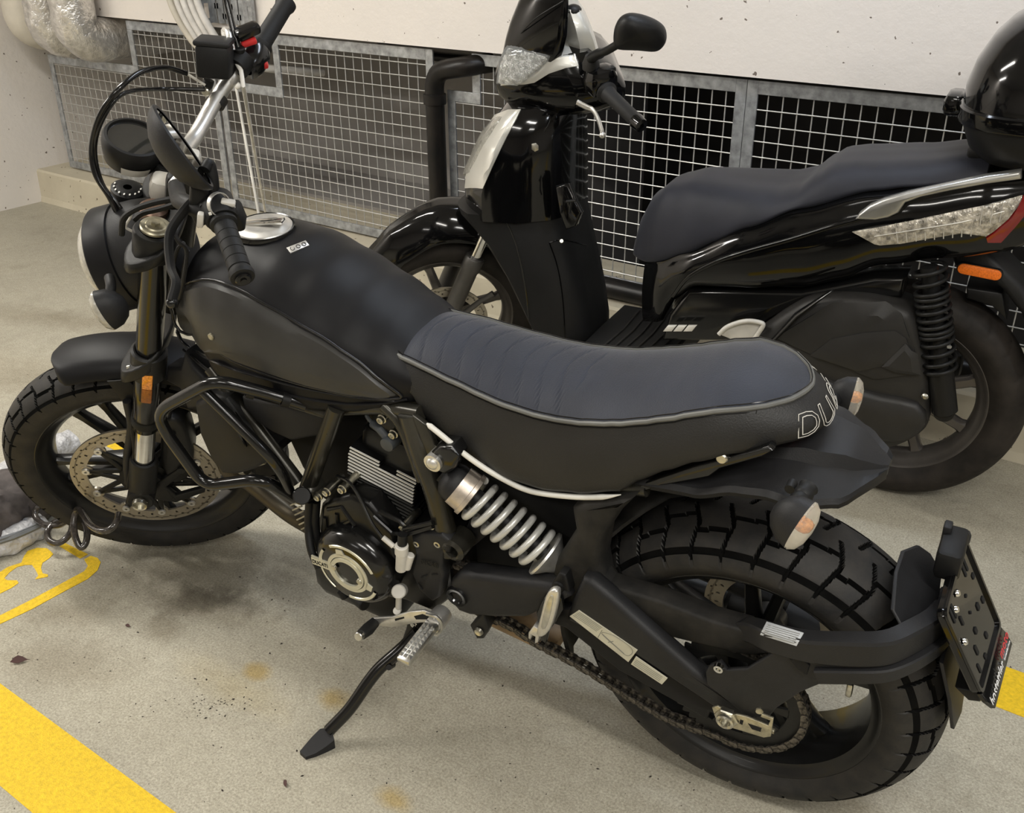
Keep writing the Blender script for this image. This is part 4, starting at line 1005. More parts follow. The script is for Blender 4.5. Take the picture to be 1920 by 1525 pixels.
# finned rear cylinder
fa, fb = L(652, 863, -.10), L(778, 928, -.10); fd = (fb-fa); flen = fd.length; fd.normalize(); fn = V((-fd.z, 0, fd.x)); fn = fn if fn.z > 0 else -fn
Rf = Matrix((fd, YV, fn)).transposed(); fm = (fa+fb)/2
cyl = Geo().box(fm+V((0, .10, 0))+fn*.0, (flen*.86, .17, .17), Rf, .02).o('cylinder_barrel', M_ENG, engine)
for k in range(17):
    off = .036-k*.0083; ln = flen*(1.0 if k < 9 else 1.0-.05*(k-8)); sh = 0 if k > 1 else -.25*flen
    wl_ = ln if k > 1 else ln*.45
    c_ = fm+fn*off+V((0, .10, 0))+fd*(sh+(.02*(k-8)*.35 if k > 8 else 0))
    f_ = Geo().box(c_, (wl_, .200, .0034), Rf, .0012).o('cooling_fin', M_ENG, engine)
    Geo().box(c_+V((0, -.1012, 0)), (wl_*.97, .003, .0022 if k < 8 else .0016), Rf).o('machined_edge', M_EDGE if k < 8 else mat('dark_fin_edge', (.09, .09, .085), .35, metal=.5), engine, smooth=False)
for k in range(2):
    c_ = fm+fn*(.036-k*.0083)+V((0, .0, 0))+fd*(flen*.36); Geo().box(c_, (flen*.28, .003, .0022), Rf).o('machined_edge', M_EDGE, engine, smooth=False)
Geo().box(fm+fn*.085+V((0, .11, 0)), (flen*.9, .16, .09), Rf, .022).o('cylinder_head', M_ENG, engine)
Geo().box(fm+fn*.15+V((.0, .12, 0)), (flen*.75, .13, .06), Rf, .02).o('throttle_body', M_PLAST, engine)
# belt cover disc
# spark plug lead
pc_ = L(727, 833, -.115)
Geo().lathe([(.0, -.005), (.006, -.006), (.013, -.004), (.015, .006), (.015, .02)], pc_, YV, 20).tube([pc_+V((0, .008, 0)), L(712, 805, -.11), L(700, 795, -.10)], [.0075, .0075, .008], 12).tube(cat([L(700, 795, -.10), L(688, 780, -.10), L(690, 765, -.09)], 4), .004, 8).o('spark_plug_cap', mat('grey_rubber_cap', (.050, .055, .060), .45), engine)
for px, py, y in ((715, 787, -.11), (737, 815, -.11), (641, 918, -.15), (612, 923, -.15), (596, 932, -.15), (699, 964, -.14), (756, 989, -.14), (811, 985, -.14), (783, 1018, -.145), (822, 1019, -.145), (838, 958, -.10)):
    p = L(px, py, y); Geo().lathe([(0, -.003), (.003, -.003), (.0038, -.006), (.0065, -.0055), (.007, .0), (.009, .001), (.009, .004)], p, YV, 14).cyl(p+YV*.003, p+YV*.05, .0075, n=12).o('engine_bolt', M_STEEL if px < 830 else M_DARKM, engine)
# ridges and struts on the casing
for q in ([(712, 960), (750, 978), (757, 985)], [(757, 992), (790, 985), (812, 980)], [(700, 968), (735, 1000), (760, 1003), (812, 987)], [(615, 955), (640, 950), (665, 985)], [(610, 970), (612, 995)], [(632, 963), (634, 993)], [(660, 976), (642, 985), (634, 995)]):
    Geo().tube([L(a_, b_, -.150) for a_, b_ in q], .0045, 8).o('casing_rib', M_ENG, engine)
# sprocket cover
spc = side([(770, 1008), (790, 1000), (826, 1003), (846, 1020), (842, 1040), (830, 1036), (828, 1065), (832, 1080), (825, 1120), (810, 1130), (785, 1108), (770, 1075), (778, 1040)], -.150, .03, .006).o('sprocket_cover', M_PLAST2, engine)
tg = text_mesh('DUCATI', .016, 0, .0006)
pt = L(790, 1057, -.152)
tg.xf(lambda p: pt+V((p.x*.62, -.0005-p.z, p.y+p.x*.06))).o('embossed_lettering', M_DARKM, spc, smooth=False)
g = Geo()
for q in ([(790, 1083), (800, 1079)], [(783, 1094), (792, 1106)], [(810, 1078), (820, 1077)]): g.tube([L(a_, b_, -.151) for a_, b_ in q], .0013, 6)
g.o('cover_slots', M_BLACKV, spc)
# clutch slave / neutral sensor and cable
ss = Geo().cyl(L(754, 1025, -.165), L(752, 1068, -.165), .0105, n=18, bev=.002).cyl(L(753, 1022, -.165), L(753, 1038, -.165), .0125, n=18, bev=.002).cyl(L(770, 1040, -.155), L(762, 1066, -.16), .008, n=14, bev=.002)
ss.o('clutch_actuator', M_LGREY, engine)
Geo().cyl(L(755, 1002, -.16), L(754, 1026, -.163), .009, n=14).o('actuator_boot', M_PLAST, engine)
Geo().tube(cat([L(632, 893, -.13), L(655, 905, -.14), L(675, 935, -.15), L(697, 980, -.165), L(720, 1012, -.17)], 6), .0032, 8).o('clutch_cable_lower', M_GLOSS, engine)
Geo().tube(cat([L(718, 1008, -.17), L(730, 1018, -.17), L(738, 1025, -.17)], 3), .005, 10).tube(cat([L(738, 1025, -.17), L(745, 1033, -.17)], 2), .002, 6).o('cable_adjuster', M_LGREY, engine)
# down loom in front of the engine
Geo().tube(cat([L(580, 940, -.14), L(578, 985, -.15), L(583, 1030, -.17), L(598, 1065, -.18)], 6), .008, 10).o('hose', M_PLAST, moto)
Geo().tube(cat([L(592, 940, -.13), L(590, 985, -.14), L(596, 1030, -.15)], 6), .010, 10).o('hose', M_PLAST, moto)
Geo().cyl(L(662, 1118, -.10), L(684, 1136, -.12), .012, n=14, bev=.002).cyl(L(640, 1108, -.10), L(648, 1120, -.10), .010, n=12).o('oil_drain', M_PLAST, moto)
# bottom of the crankcase
Geo().box(L(700, 1090, -.02)+V((0, .03, .02)), (.22, .20, .10), Matrix.Rotation(.1, 3, 'Y'), .03).o('sump', M_ENG, engine)
# ---- shifter
sh = Geo().cyl(L(747, 1110, -.175), L(752, 1107, -.15), .0135, n=20, bev=.002).tube([L(748, 1112, -.165), L(747, 1142, -.165)], .006, 10).cyl(L(744, 1146, -.172), L(746, 1144, -.15), .0075, n=14, bev=.001)
sh.o('shift_linkage', M_LGREY, moto)
sp = [(692, 1162), (700, 1160), (735, 1158), (768, 1148), (795, 1146), (815, 1155), (812, 1168), (790, 1168), (762, 1172), (735, 1177), (705, 1174), (692, 1170)]
shl = side(sp, -.185, .006, .0012).o('shift_lever', M_ALUD, moto)
side([(740, 1161), (757, 1157), (758, 1160), (741, 1165)], -.1856, .003, 0).o('lever_slot', M_BLACKV, shl)
side([(776, 1156), (792, 1152), (805, 1157), (800, 1162), (780, 1162)], -.1856, .003, 0).o('lever_slot', M_BLACKV, shl)
Geo().tube([L(702, 1168, -.185), L(690, 1180, -.215), L(678, 1190, -.235)], [.0105, .0125, .0105], 16).o('shifter_rubber', M_GRIP, shl)
Geo().cyl(L(678, 1190, -.235), L(671, 1195, -.247), .0085, n=16, bev=.001).o('shifter_tip', M_ALU, shl)
# ---- rider foot peg
pk0, pk1 = L(812, 1170, -.19), L(755, 1243, -.285)
pk = Geo(); dk = (pk1-pk0).normalized(); uk = V((0, 0, 1)); uk = (uk-dk*uk.dot(dk)).normalized(); wk = dk.cross(uk)
Rk = Matrix((dk, wk, uk)).transposed(); lk = (pk1-pk0).length
pk.box((pk0+pk1)/2, (lk, .028, .014), Rk, .004)
peg = pk.o('foot_peg', M_ALU, moto, label='knurled aluminium rider foot peg')
g = Geo()
for i in range(9):
    for j in (-1, 0, 1):
        c_ = pk0+dk*(lk*(.12+.095*i))+wk*(.009*j)+uk*.0065
        g.add([c_+dk*.0045+wk*.004, c_-dk*.0045+wk*.004, c_-dk*.0045-wk*.004, c_+dk*.0045-wk*.004, c_+uk*.006], [(0, 1, 4), (1, 2, 4), (2, 3, 4), (3, 0, 4), (3, 2, 1, 0)])
g.o('peg_teeth', M_ALU, peg, smooth=False)
Geo().lathe([(.010, -.02), (.019, -.02), (.020, .0), (.018, .018), (.010, .02)], L(822, 1160, -.165), YV, 20).box(L(815, 1172, -.18), (.030, .03, .030), None, .006).o('peg_bracket', M_ALUD, peg)
Geo().tube(cat([L(800, 1152, -.20), L(822, 1160, -.21), L(828, 1180, -.20), L(815, 1190, -.19)], 5), .003, 8).o('return_spring', M_ALU, peg)
# ---- side stand
sp_ = [L(795, 1172, -.15), L(770, 1195, -.165), L(745, 1222, -.185)]
foot_w = G0(601, 1394); foot_w.z = .012
fl_ = B.W(foot_w); kn = L(700, 1268, -.235); kt = L(617, 1366, 0)
top_ = L(760, 1205, -.17)
o_ = B.Mi @ (CO-B.O)
def near(px, py, ref):   # point on the pixel ray closest to ref
    d = (B.Mi @ at(px, py)).normalized(); return o_+d*((ref-o_).dot(d))
a0 = L(783, 1185, -.16); a1 = fl_
p1 = near(757, 1213, a0.lerp(a1, .16)); p2 = near(715, 1250, a0.lerp(a1, .34)); p3 = near(690, 1280, a0.lerp(a1, .48)); p4 = near(655, 1330, a0.lerp(a1, .70)); p5 = near(617, 1370, a0.lerp(a1, .92))
stand = Geo().tube(cat([a0, p1, p2, p3, p4, p5], 5), [.0125]*26, 18).o('side_stand', M_GLOSS, moto, label='deployed side stand with its foot on the floor')
Geo().plate([L(765, 1160, -.145), L(800, 1162, -.145), L(800, 1185, -.145), L(765, 1212, -.165), L(748, 1216, -.17), L(760, 1180, -.15)], (0, .02, 0), .004).o('stand_bracket', M_DARKM, stand)
p = L(776, 1171, -.155); Geo().cyl(p, p+YV*.01, .009, n=6).cyl(p-YV*.004, p, .006, n=12).o('stand_pivot_bolt', M_CHROME, stand)
Geo().cyl(L(729, 1252, -.225), L(737, 1247, -.20), .0055, n=12).tube(cat([L(735, 1247, -.20), L(744, 1238, -.20), L(760, 1222, -.19)], 4), .003, 8).o('stand_spring_pin', M_PLAST, stand)
def GW(px, py, z): 
    p = onplane(px, py, 2, z); return B.W(p)
fo = Geo()
topf = [GW(608, 1366, .030), GW(624, 1376, .030), GW(627, 1388, .022), GW(612, 1400, .016), GW(592, 1413, .010), GW(573, 1420, .008), GW(562, 1409, .010), GW(583, 1384, .022), GW(600, 1367, .030)]
botf = [B.W(V((B.mw @ p).to_tuple()[:2]+(.001,))) for p in topf]
fo.ring_loft([botf, topf]); fo.o('stand_foot', M_PLAST2, stand, ang=30)
# ---- shock absorber
s0_, s1_ = L(812, 872, -.125), L(1035, 1048, -.105)
sd_ = (s1_-s0_).normalized(); SL = (s1_-s0_).length
def sa(px, py, y=-.118):   # parameter along the shock from a pixel
    p = L(px, py, y); return (p-s0_).dot(sd_)
shock = Geo().cyl(s0_+sd_*.02, s1_-sd_*.01, .017, n=24).o('shock_absorber', M_PLAST, moto)
Geo().lathe([(.0, 0), (.016, .002), (.030, .012), (.034, .022), (.034, .036), (.035, .038), (.035, .062), (.030, .062)], s0_+sd_*(sa(840, 890)-.008), sd_, 32).o('shock_top_cap', M_PLAST2, shock)
Geo().lathe([(.0352, 0), (.036, .0), (.037, .022), (.040, .023), (.040, .030), (.030, .032)], s0_+sd_*(sa(880, 915)-.018), sd_, 40).o('preload_collar', mat('zinc_collar', (.66, .58, .50), .38, metal=.7, var=(30, .2)), shock)
t0, t1 = sa(885, 925), sa(1022, 1035); turns = 7.4; N_ = 240; hp = []
e1 = V((0, 1, 0)); e1 = (e1-sd_*sd_.dot(e1)).normalized(); e2 = sd_.cross(e1)
for i in range(N_+1):
    t = i/N_; a = -turns*2*math.pi*t+1.0; tt = lerp(t0+.004, t1, .5*t+.5*(t*t*(3-2*t)) if False else t)
    hp.append(s0_+sd_*tt+(e1*math.cos(a)+e2*math.sin(a))*.0345)
Geo().tube(hp, .0062, 14).o('coil_spring', M_SPRING, shock, label='silver coil spring')
Geo().lathe([(.0, .0), (.030, .0), (.042, .001), (.043, .005), (.040, .008), (.024, .024), (.018, .034), (0, .034)], s0_+sd_*(t1+.002), sd_, 36).o('spring_seat', M_ALUD, shock)
p = L(810, 870, -.155); Geo().lathe([(0, -.006), (.004, -.006), (.008, -.005), (.0105, -.002), (.0105, .004)], p, YV, 24).cyl(p, p+YV*.05, .016, n=20).o('shock_top_bolt', M_ALUD, shock)
side([(806, 850), (822, 838), (845, 840), (858, 858), (852, 880), (835, 892), (815, 885), (803, 868)], -.148, .05, .006).o('shock_mount', M_GLOSS, shock)
p = L(1046, 1102, -.15); Geo().lathe([(.004, .002), (.006, -.003), (.0105, -.002), (.012, .006)], p, YV, 20).o('shock_lower_bolt', M_PLAST, shock)
side([(1030, 1108), (1038, 1088), (1048, 1075), (1060, 1080), (1068, 1112), (1050, 1108)], -.148, .04, .004).o('shock_lower_lug', M_PLAST, shock)
side([(867, 1010), (880, 975), (900, 965), (930, 985), (912, 1005), (888, 1025), (870, 1030)], -.095, .01, .002).o('heat_shield', M_PLAST2, moto)
# ---- swingarm
swa = side([(838, 1110), (842, 1092), (860, 1078), (890, 1080), (960, 1090), (1015, 1096), (1040, 1100), (1060, 1110), (1068, 1125), (1030, 1145), (1012, 1150), (985, 1162), (930, 1162), (880, 1158), (858, 1150), (845, 1135)], -.150, .045, .012).o('swingarm', M_PLAST2, moto)
p = L(856, 1120, -.152); Geo().lathe([(.0, .012), (.008, .011), (.014, -.002), (.020, -.003), (.022, .004)], p, YV, 32).o('pivot_cap', M_GLOSS, swa)
Geo().lathe([(.0, .006), (.006, -.001), (.009, .0)], L(856, 1121, -.150), YV, 20).o('pivot_bolt', M_DARKM, swa)
# cast body sweeping up behind the shock
side([(1060, 1110), (1028, 1095), (1035, 1062), (1075, 1000), (1068, 960), (1090, 945), (1150, 938), (1190, 935), (1160, 965), (1130, 1010), (1122, 1060), (1130, 1100), (1148, 1122), (1170, 1150), (1110, 1180), (1070, 1160), (1040, 1130)], -.128, .06, .014).o('swingarm_casting', M_DUSTY, swa)
side([(1072, 1125), (1090, 1088), (1108, 1092), (1150, 1128), (1300, 1262), (1420, 1345), (1422, 1352), (1400, 1350), (1340, 1332), (1180, 1225), (1060, 1165)], -.152, .035, .010).o('swingarm_upper_face', M_PLAST2, swa)
side([(1040, 1140), (1068, 1140), (1180, 1218), (1345, 1326), (1400, 1348), (1395, 1362), (1330, 1338), (1325, 1352), (1260, 1315), (1160, 1260), (1110, 1220), (1060, 1180), (1030, 1170)], -.142, .035, .006).o('swingarm_beam', M_SATIN, swa)
# right arm
Geo().tube([V((-.50, .12, .375)), V((-.25, .125, .36)), V((.02, .125, .315))], .022, 12).o('swingarm_right_arm', M_PLAST2, swa)
# warning labels on the beam
lb = Geo().plate([L(*q, -.1535) for q in ((1068, 1156), (1085, 1145), (1195, 1220), (1178, 1242))], (0, .002, 0), 0).o('warning_label', M_LABEL, swa, smooth=False, label='cream warning label with a drawing')
g = Geo(); yl = -.1538
for k in range(5):
    t = .18+.16*k; a_ = L(lerp(1075, 1085, 0)+lerp(0, 14, t)-3, lerp(1155, 1147, t), yl); 
    A0 = (1072+16*t, 1156-10*t); A1 = (A0[0]+44, A0[1]+30)
    g.tube([L(*A0, yl), L(*A1, yl)], .00045, 4)
g.tube([L(1128, 1188, yl), L(1170, 1226, yl)], .0005, 4).tube([L(1140, 1205, yl), L(1150, 1203, yl)], .0005, 4)
g.tube(cat([L(1128, 1188, yl), L(1150, 1192, yl), L(1180, 1212, yl), L(1186, 1224, yl), L(1176, 1230, yl), L(1160, 1218, yl)], 4, True), .0004, 4, closed=True)
g.tube([L(1129, 1182, yl), L(1121, 1196, yl)], .0004, 4); g.o('label_print', M_INK, lb)
lb2 = Geo().plate([L(*q, -.1535) for q in ((1183, 1246), (1192, 1232), (1251, 1273), (1241, 1284))], (0, .002, 0), 0).o('warning_label', M_LABEL, swa, smooth=False)
g = Geo()
for k in range(4):
    t = .2+.2*k; A0 = (1185+9*t, 1247-12*t); g.tube([L(*A0, yl), L(A0[0]+50, A0[1]+33, yl)], .0004, 4)
g.o('label_print', M_INK, lb2)
# axle adjuster
adj = side([(1335, 1328), (1345, 1325), (1368, 1338), (1400, 1345), (1440, 1362), (1444, 1352), (1426, 1345), (1428, 1340), (1450, 1348), (1445, 1382), (1432, 1384), (1380, 1368), (1345, 1358)], -.166, .004, .0008).o('axle_adjuster', M_GOLD, moto)
side([(1388, 1350), (1394, 1352), (1392, 1360), (1386, 1357)], -.1665, .004, 0).o('adjuster_slot', M_BLACKV, adj)
side([(1402, 1357), (1428, 1366), (1426, 1373), (1410, 1368)], -.1665, .004, 0).o('adjuster_slot', M_BLACKV, adj)
p = L(1360, 1352, -.175); Geo().cyl(p+YV*.002, p+YV*.014, .020, n=6, bev=.002).lathe([(.009, -.004), (.012, -.006), (.0145, -.004), (.0145, .006)], p, YV, 28).lathe([(.009, -.004), (.008, .006), (0, .006)], p, YV, 24).o('rear_axle_nut', M_STEEL, adj)
Geo().cyl(L(1440, 1368, -.155), L(1452, 1372, -.155), .0045, n=12).cyl(L(1424, 1325, -.15), L(1424, 1335, -.16), .006, n=12).o('adjuster_bolt', M_GOLD, adj)
# ---- rear wheel
rc = V((0, 0, RR))
rw = rim(.2265, .0755, rc).o('rear_wheel_rim', M_RIM, moto)
tg_ = tyre(RR, .180, .102, .083, .224, .0755, rc, enduro(RR, .083, 34, .0062, .007), Nu=1100, nt=68); groove_faces(tg_.o('rear_tire', M_RUB, rw), tg_.dark)
for k in range(10):
    a = 2*math.pi*(k//2)/5+(.16 if k % 2 else -.16)+.25
    spoke_geo(rc, a, .045, .196, .026, .020, 0, 0, .045, .026).o('spoke', M_RIM, rw)
Geo().lathe([(.0, -.09), (.03, -.09), (.034, -.06), (.05, -.04), (.055, 0), (.05, .04), (.035, .06), (.03, .09), (0, .09)], rc, YV, 32).o('hub', M_RIM, rw)
disc(rc, .1225, .088, .085, 28).o('rear_brake_disc', M_DISC, rw, smooth=False)
# valve / wheel weight
p = rc+V((.205, -.045, .02)); Geo().box(V((.165, -.035, .335)), (.010, .014, .03), None, .003).o('wheel_valve', M_STEEL, rw)
# sprocket
YCH = -.108; NT = 46; PR = .01588/(2*math.sin(math.pi/NT))
sr = Geo(); ri_, pts_o = .088, []
for i in range(NT*4):
    a = 2*math.pi*i/(NT*4); pts_o.append(PR+(-.0045 if i % 4 in (0,) else .0015 if i % 4 in (1, 3) else .0055))
vs = []; NN = NT*4
for s_ in (-.0025, .0025):
    for i in range(NN):
        a = 2*math.pi*i/NN; c_, q = math.cos(a), math.sin(a); vs += [rc+V((c_*pts_o[i], YCH+s_, q*pts_o[i])), rc+V((c_*ri_, YCH+s_, q*ri_))]
fs = []
for i in range(NN):
    j = (i+1) % NN; o2 = 2*NN
    fs += [(2*i, 2*j, 2*j+1, 2*i+1), (o2+2*i, o2+2*i+1, o2+2*j+1, o2+2*j), (2*i, o2+2*i, o2+2*j, 2*j), (2*i+1, 2*j+1, o2+2*j+1, o2+2*i+1)]
sr.add(vs, fs)
for k in range(10):
    a = 2*math.pi*k/10; d = V((math.cos(a), 0, math.sin(a))); e = V((-math.sin(a), 0, math.cos(a)))
    p0, p1_ = rc+d*.045+YV*YCH, rc+d*.090+YV*YCH; sr.ring_loft([[p+e*w_*x+YV*.0025*y for x, y in ((-1, -1), (1, -1), (1, 1), (-1, 1))] for p, w_ in ((p0, .012), (p0.lerp(p1_, .5), .006), (p1_, .010))])
sr.lathe([(.03, -.004), (.052, -.004), (.052, .004), (.03, .004)], rc+YV*YCH, YV, 32, close_prof=True)
spr = sr.o('rear_sprocket', M_DARKM, moto, smooth=False)
# ---- chain: single links along a closed loop
fs_c = V((-.545, 0, .372)); FR = .0385
lowpix = [(905, 1148), (960, 1172), (1010, 1205), (1060, 1230), (1110, 1258), (1180, 1302), (1260, 1347), (1320, 1378)]
low = [L(a_, b_, YCH) for a_, b_ in lowpix]
loop = [V((fs_c.x+FR*math.cos(a), 0, fs_c.z+FR*math.sin(a))) for a in [rad(q) for q in (60, 90, 120, 150, 180, 210, 240)]]
loop += [V((p.x, 0, p.z)) for p in low if p.x < -.05 and p.x > -.50]
loop += [V((rc.x+PR*math.cos(a), 0, rc.z+PR*math.sin(a))) for a in [rad(q) for q in range(-105, 91, 12)]]
loop += [V((-.12, 0, .428)), V((-.30, 0, .420))]
LP = cat(loop, 10, True); 
seg = [0]
for i in range(len(LP)): seg.append(seg[-1]+(LP[(i+1) % len(LP)]-LP[i]).length)
nl = int(round(seg[-1]/.01588)); nl -= nl % 2; pit = seg[-1]/nl
def atl(s):
    s %= seg[-1]
    lo_ = 0; hi = len(LP)
    while hi-lo_ > 1:
        m2 = (lo_+hi)//2
        if seg[m2] <= s: lo_ = m2
        else: hi = m2
    t = (s-seg[lo_])/(seg[lo_+1]-seg[lo_]); return LP[lo_].lerp(LP[(lo_+1) % len(LP)], t)
def link_geo(w_):
    g = Geo(); o2 = []
    for c_, a0_, a1_ in ((-.5, 70, 290), (.5, -110, 110)):
        for q in range(7):
            a = rad(lerp(a0_, a1_, q/6)); o2.append((c_*.01588+.0066*math.cos(a), .0066*math.sin(a)))
    for s_ in (-1, 1):
        yy = s_*w_; g.plate([V((x, yy, z)) for x, z in o2], (0, s_*.0019, 0))
    for c_ in (-.5, .5): g.cyl(V((c_*.01588, -w_-.0025, 0)), V((c_*.01588, w_+.0025, 0)), .0030, n=8)
    g.cyl(V((-.5*.01588, -.004, 0)), V((-.5*.01588, .004, 0)), .005, n=10)
    return g
chain = Geo().tube([atl(i*pit) + V((0, YCH, 0)) for i in range(nl)], .0022, 6, closed=True).o('drive_chain', M_CHAIN, moto)
lnk = [link_geo(.0062).o('chain_link', M_CHAIN, chain, smooth=False), link_geo(.0082).o('chain_link', M_CHAIN, chain, smooth=False)]
for i in range(nl):
    a_, b_ = atl(i*pit), atl((i+1)*pit); c_ = (a_+b_)/2; an = math.atan2((b_-a_).z, (b_-a_).x)
    mw_ = Matrix.Translation(V((c_.x, YCH, c_.z))) @ Matrix.Rotation(-an, 4, 'Y')
    if i < 2: lnk[i].matrix_local = mw_
    else: share(lnk[i % 2], chain, mw_)
# ---- chain guard, hugger
side([(1128, 1085), (1140, 1100), (1240, 1130), (1330, 1165), (1400, 1185), (1425, 1215), (1436, 1228), (1400, 1232), (1330, 1215), (1260, 1198), (1200, 1170), (1160, 1150), (1135, 1125)], -.125, .04, .006).o('chain_guard', M_DUSTY, moto)
Geo().lathe([(.003, -.002), (.008, -.004), (.012, 0), (.013, .006)], L(1218, 1180, -.128), YV, 20).o('chain_guard_bolt', M_PLAST, moto)
Geo().tube(cat([L(1128, 1075, -.11), L(1127, 1090, -.12), L(1140, 1112, -.125), L(1175, 1148, -.127)], 5), .0022, 6).o('brake_line', M_GLOSS, moto)
# inner hugger curve round the front of the rear tyre
hg = []
for k in range(15):
    a = rad(lerp(108, 195, k/14)); R_ = RR+.022+.010*math.sin(k/14*3.1)
    va = -1+1.1*max(0, min(1, (rad(142)-a)/rad(22))); tv = lambda v: lerp(va, 1, (v+1)/2)
    hg.append([rc+V((math.cos(a)*(R_-.05*max(0, abs(v)-.6)), tv(v)*.092, math.sin(a)*(R_-.05*max(0, abs(v)-.6)))) for v in (-1, -.9, -.6, -.2, .2, .6, .9, 1)]+[rc+V((math.cos(a)*(R_+.006-.05*max(0, abs(v)-.6)), tv(v)*.096, math.sin(a)*(R_+.006-.05*max(0, abs(v)-.6)))) for v in (1, .9, .6, .2, -.2, -.6, -.9, -1)])
Geo().ring_loft(hg).o('rear_hugger', M_DUSTY, moto, ang=50)
# silencer on the far side of the rear wheel
sa0, sa1 = L(1365, 1118, .165), L(1600, 1215, .165)
Geo().tube([sa0, sa0.lerp(sa1, .04), sa0.lerp(sa1, .5), sa0.lerp(sa1, .96), sa1], [.030, .046, .050, .046, .034], 24).o('exhaust_silencer', M_PLAST, moto)
Geo().tube([V((-.62, .10, .26)), V((-.40, .13, .28)), sa0.lerp(sa1, .1)], .024, 14).o('exhaust_pipe', M_DARKM, moto)
# ---- passenger peg and bracket
bk_ = side([(1005, 1150), (1020, 1120), (1038, 1108), (1052, 1125), (1055, 1145), (1040, 1170), (1028, 1185), (1022, 1208), (1012, 1200)], -.160, .012, .003).o('passenger_peg_bracket', M_GLOSS, moto)
pg = [(1005, 1190), (1012, 1160), (1022, 1120), (1032, 1108), (1044, 1110), (1046, 1122), (1038, 1160), (1028, 1185), (1015, 1196)]
ppeg = side(pg, -.185, .014, .003, sm=2).o('passenger_foot_peg', M_ALUD, moto, label='folded silver passenger peg')
side([(1014, 1176), (1022, 1140), (1030, 1120), (1036, 1118), (1037, 1128), (1030, 1160), (1022, 1180)], -.1862, .004, .001, sm=2).o('peg_inset', M_ALU, ppeg)
side([(990, 1188), (1000, 1175), (1012, 1182), (1008, 1206), (1002, 1208), (1003, 1195), (997, 1192), (994, 1200), (990, 1198)], -.172, .02, .002).o('peg_hinge', M_ALUD, ppeg)
# tan underside (belly pan glimpsed under the arm)
Geo().box(L(985, 1175, -.02)+V((0, .02, 0)), (.16, .10, .035), Matrix.Rotation(.15, 3, 'Y'), .014).o('exhaust_shield', M_BAG, moto)
side([(880, 1175), (905, 1150), (915, 1180), (905, 1200), (893, 1200)], -.145, .03, .005).o('swingarm_lug', M_DARKM, swa)
p = L(897, 1186, -.15); Geo().lathe([(.0, .001), (.004, -.001), (.0075, -.002), (.009, .003)], p, YV, 16).o('lug_bolt', M_STEEL, swa)
# ---- number plate arm sweeping round the tyre
arm_pix = [(1350, 1262, -.150), (1400, 1250, -.152), (1450, 1235, -.155), (1520, 1215, -.157), (1600, 1222, -.158), (1660, 1222, -.150), (1710, 1210, -.120), (1750, 1185, -.06)]
# side plate part
armp = side([(1322, 1262), (1330, 1250), (1350, 1242), (1362, 1258), (1400, 1256), (1450, 1225), (1478, 1200), (1520, 1205), (1540, 1215), (1560, 1238), (1600, 1262), (1560, 1275), (1500, 1300), (1455, 1330), (1440, 1348), (1400, 1345), (1350, 1305), (1325, 1285)], -.158, .010, .003)
arm = armp.o('plate_arm', M_PLAST2, moto, label='black arm carrying the number plate behind the wheel')
def rail(pts, hh, tt, nm, m_=M_PLAST2, par=None):
    P = cat([V(p) for p in pts], 6); rings = []
    for i, p in enumerate(P):
        t = (P[min(i+1, len(P)-1)]-P[max(0, i-1)]).normalized(); up_ = V((0, 0, 1)); up_ = (up_-t*up_.dot(t)).normalized(); sd2 = t.cross(up_)
        h_ = hh if not isinstance(hh, list) else interp([(k/(len(hh)-1), q) for k, q in enumerate(hh)], i/(len(P)-1))
        rings.append([p+up_*h_*z+sd2*tt*y for y, z in ((-1, -.8), (-.8, -1), (.8, -1), (1, -.8), (1, .8), (.8, 1), (-.8, 1), (-1, .8))])
    return Geo().ring_loft(rings).o(nm, m_, par or arm, ang=25)
rail([L(1340, 1185, -.08), L(1400, 1180, -.11), L(1450, 1197, -.145), L(1520, 1213, -.150), L(1600, 1218, -.150), L(1660, 1215, -.140), L(1705, 1196, -.110), L(1745, 1172, -.06), L(1765, 1150, 0)], [.008, .016, .020, .022, .024, .024, .024, .022, .02], .014, 'arm_upper_rail')
rail([L(1535, 1262, -.155), L(1600, 1262, -.155), L(1660, 1258, -.145), L(1710, 1238, -.115), L(1750, 1212, -.065), L(1775, 1190, 0)], .013, .012, 'arm_lower_rail')
side([(1480, 1238), (1500, 1232), (1518, 1250), (1512, 1268), (1495, 1256)], -.162, .01, .002).o('arm_gusset', M_SATIN, arm)
p = L(1348, 1253, -.162); Geo().lathe([(.0, .002), (.003, .001), (.004, -.004), (.0075, -.004), (.0085, .003)], p, YV, 18).o('arm_bolt', M_CHROME, arm)
UPR = [o for o in arm.children if o.name.startswith('arm_upper_rail')][0]
lb3 = decal(UPR, B, [(1426, 1190), (1438, 1167), (1507, 1188), (1494, 1211)], .0012, M_LABEL2, 'arm_label', nr=3, par=arm, edge=1)
g = Geo(); bvr = bvh_of(UPR); oo = B.Mi @ (CO-B.O)
for k in range(6):
    t = .12+.15*k; pts = []
    for q in range(6):
        x_ = lerp(lerp(1437, 1425, t)+4, lerp(1507, 1494, t)-6, q/5); y_ = lerp(lerp(1168, 1190, t)+1.5, lerp(1188, 1211, t)-1.5, q/5)
        h = bvr.ray_cast(oo, (B.Mi @ at(x_, y_)).normalized())
        if h[0]: pts.append(h[0]+(oo-h[0]).normalized()*.0022)
    if len(pts) > 1: g.tube(pts, .0006, 4)
g.o('label_print', M_INK, arm)
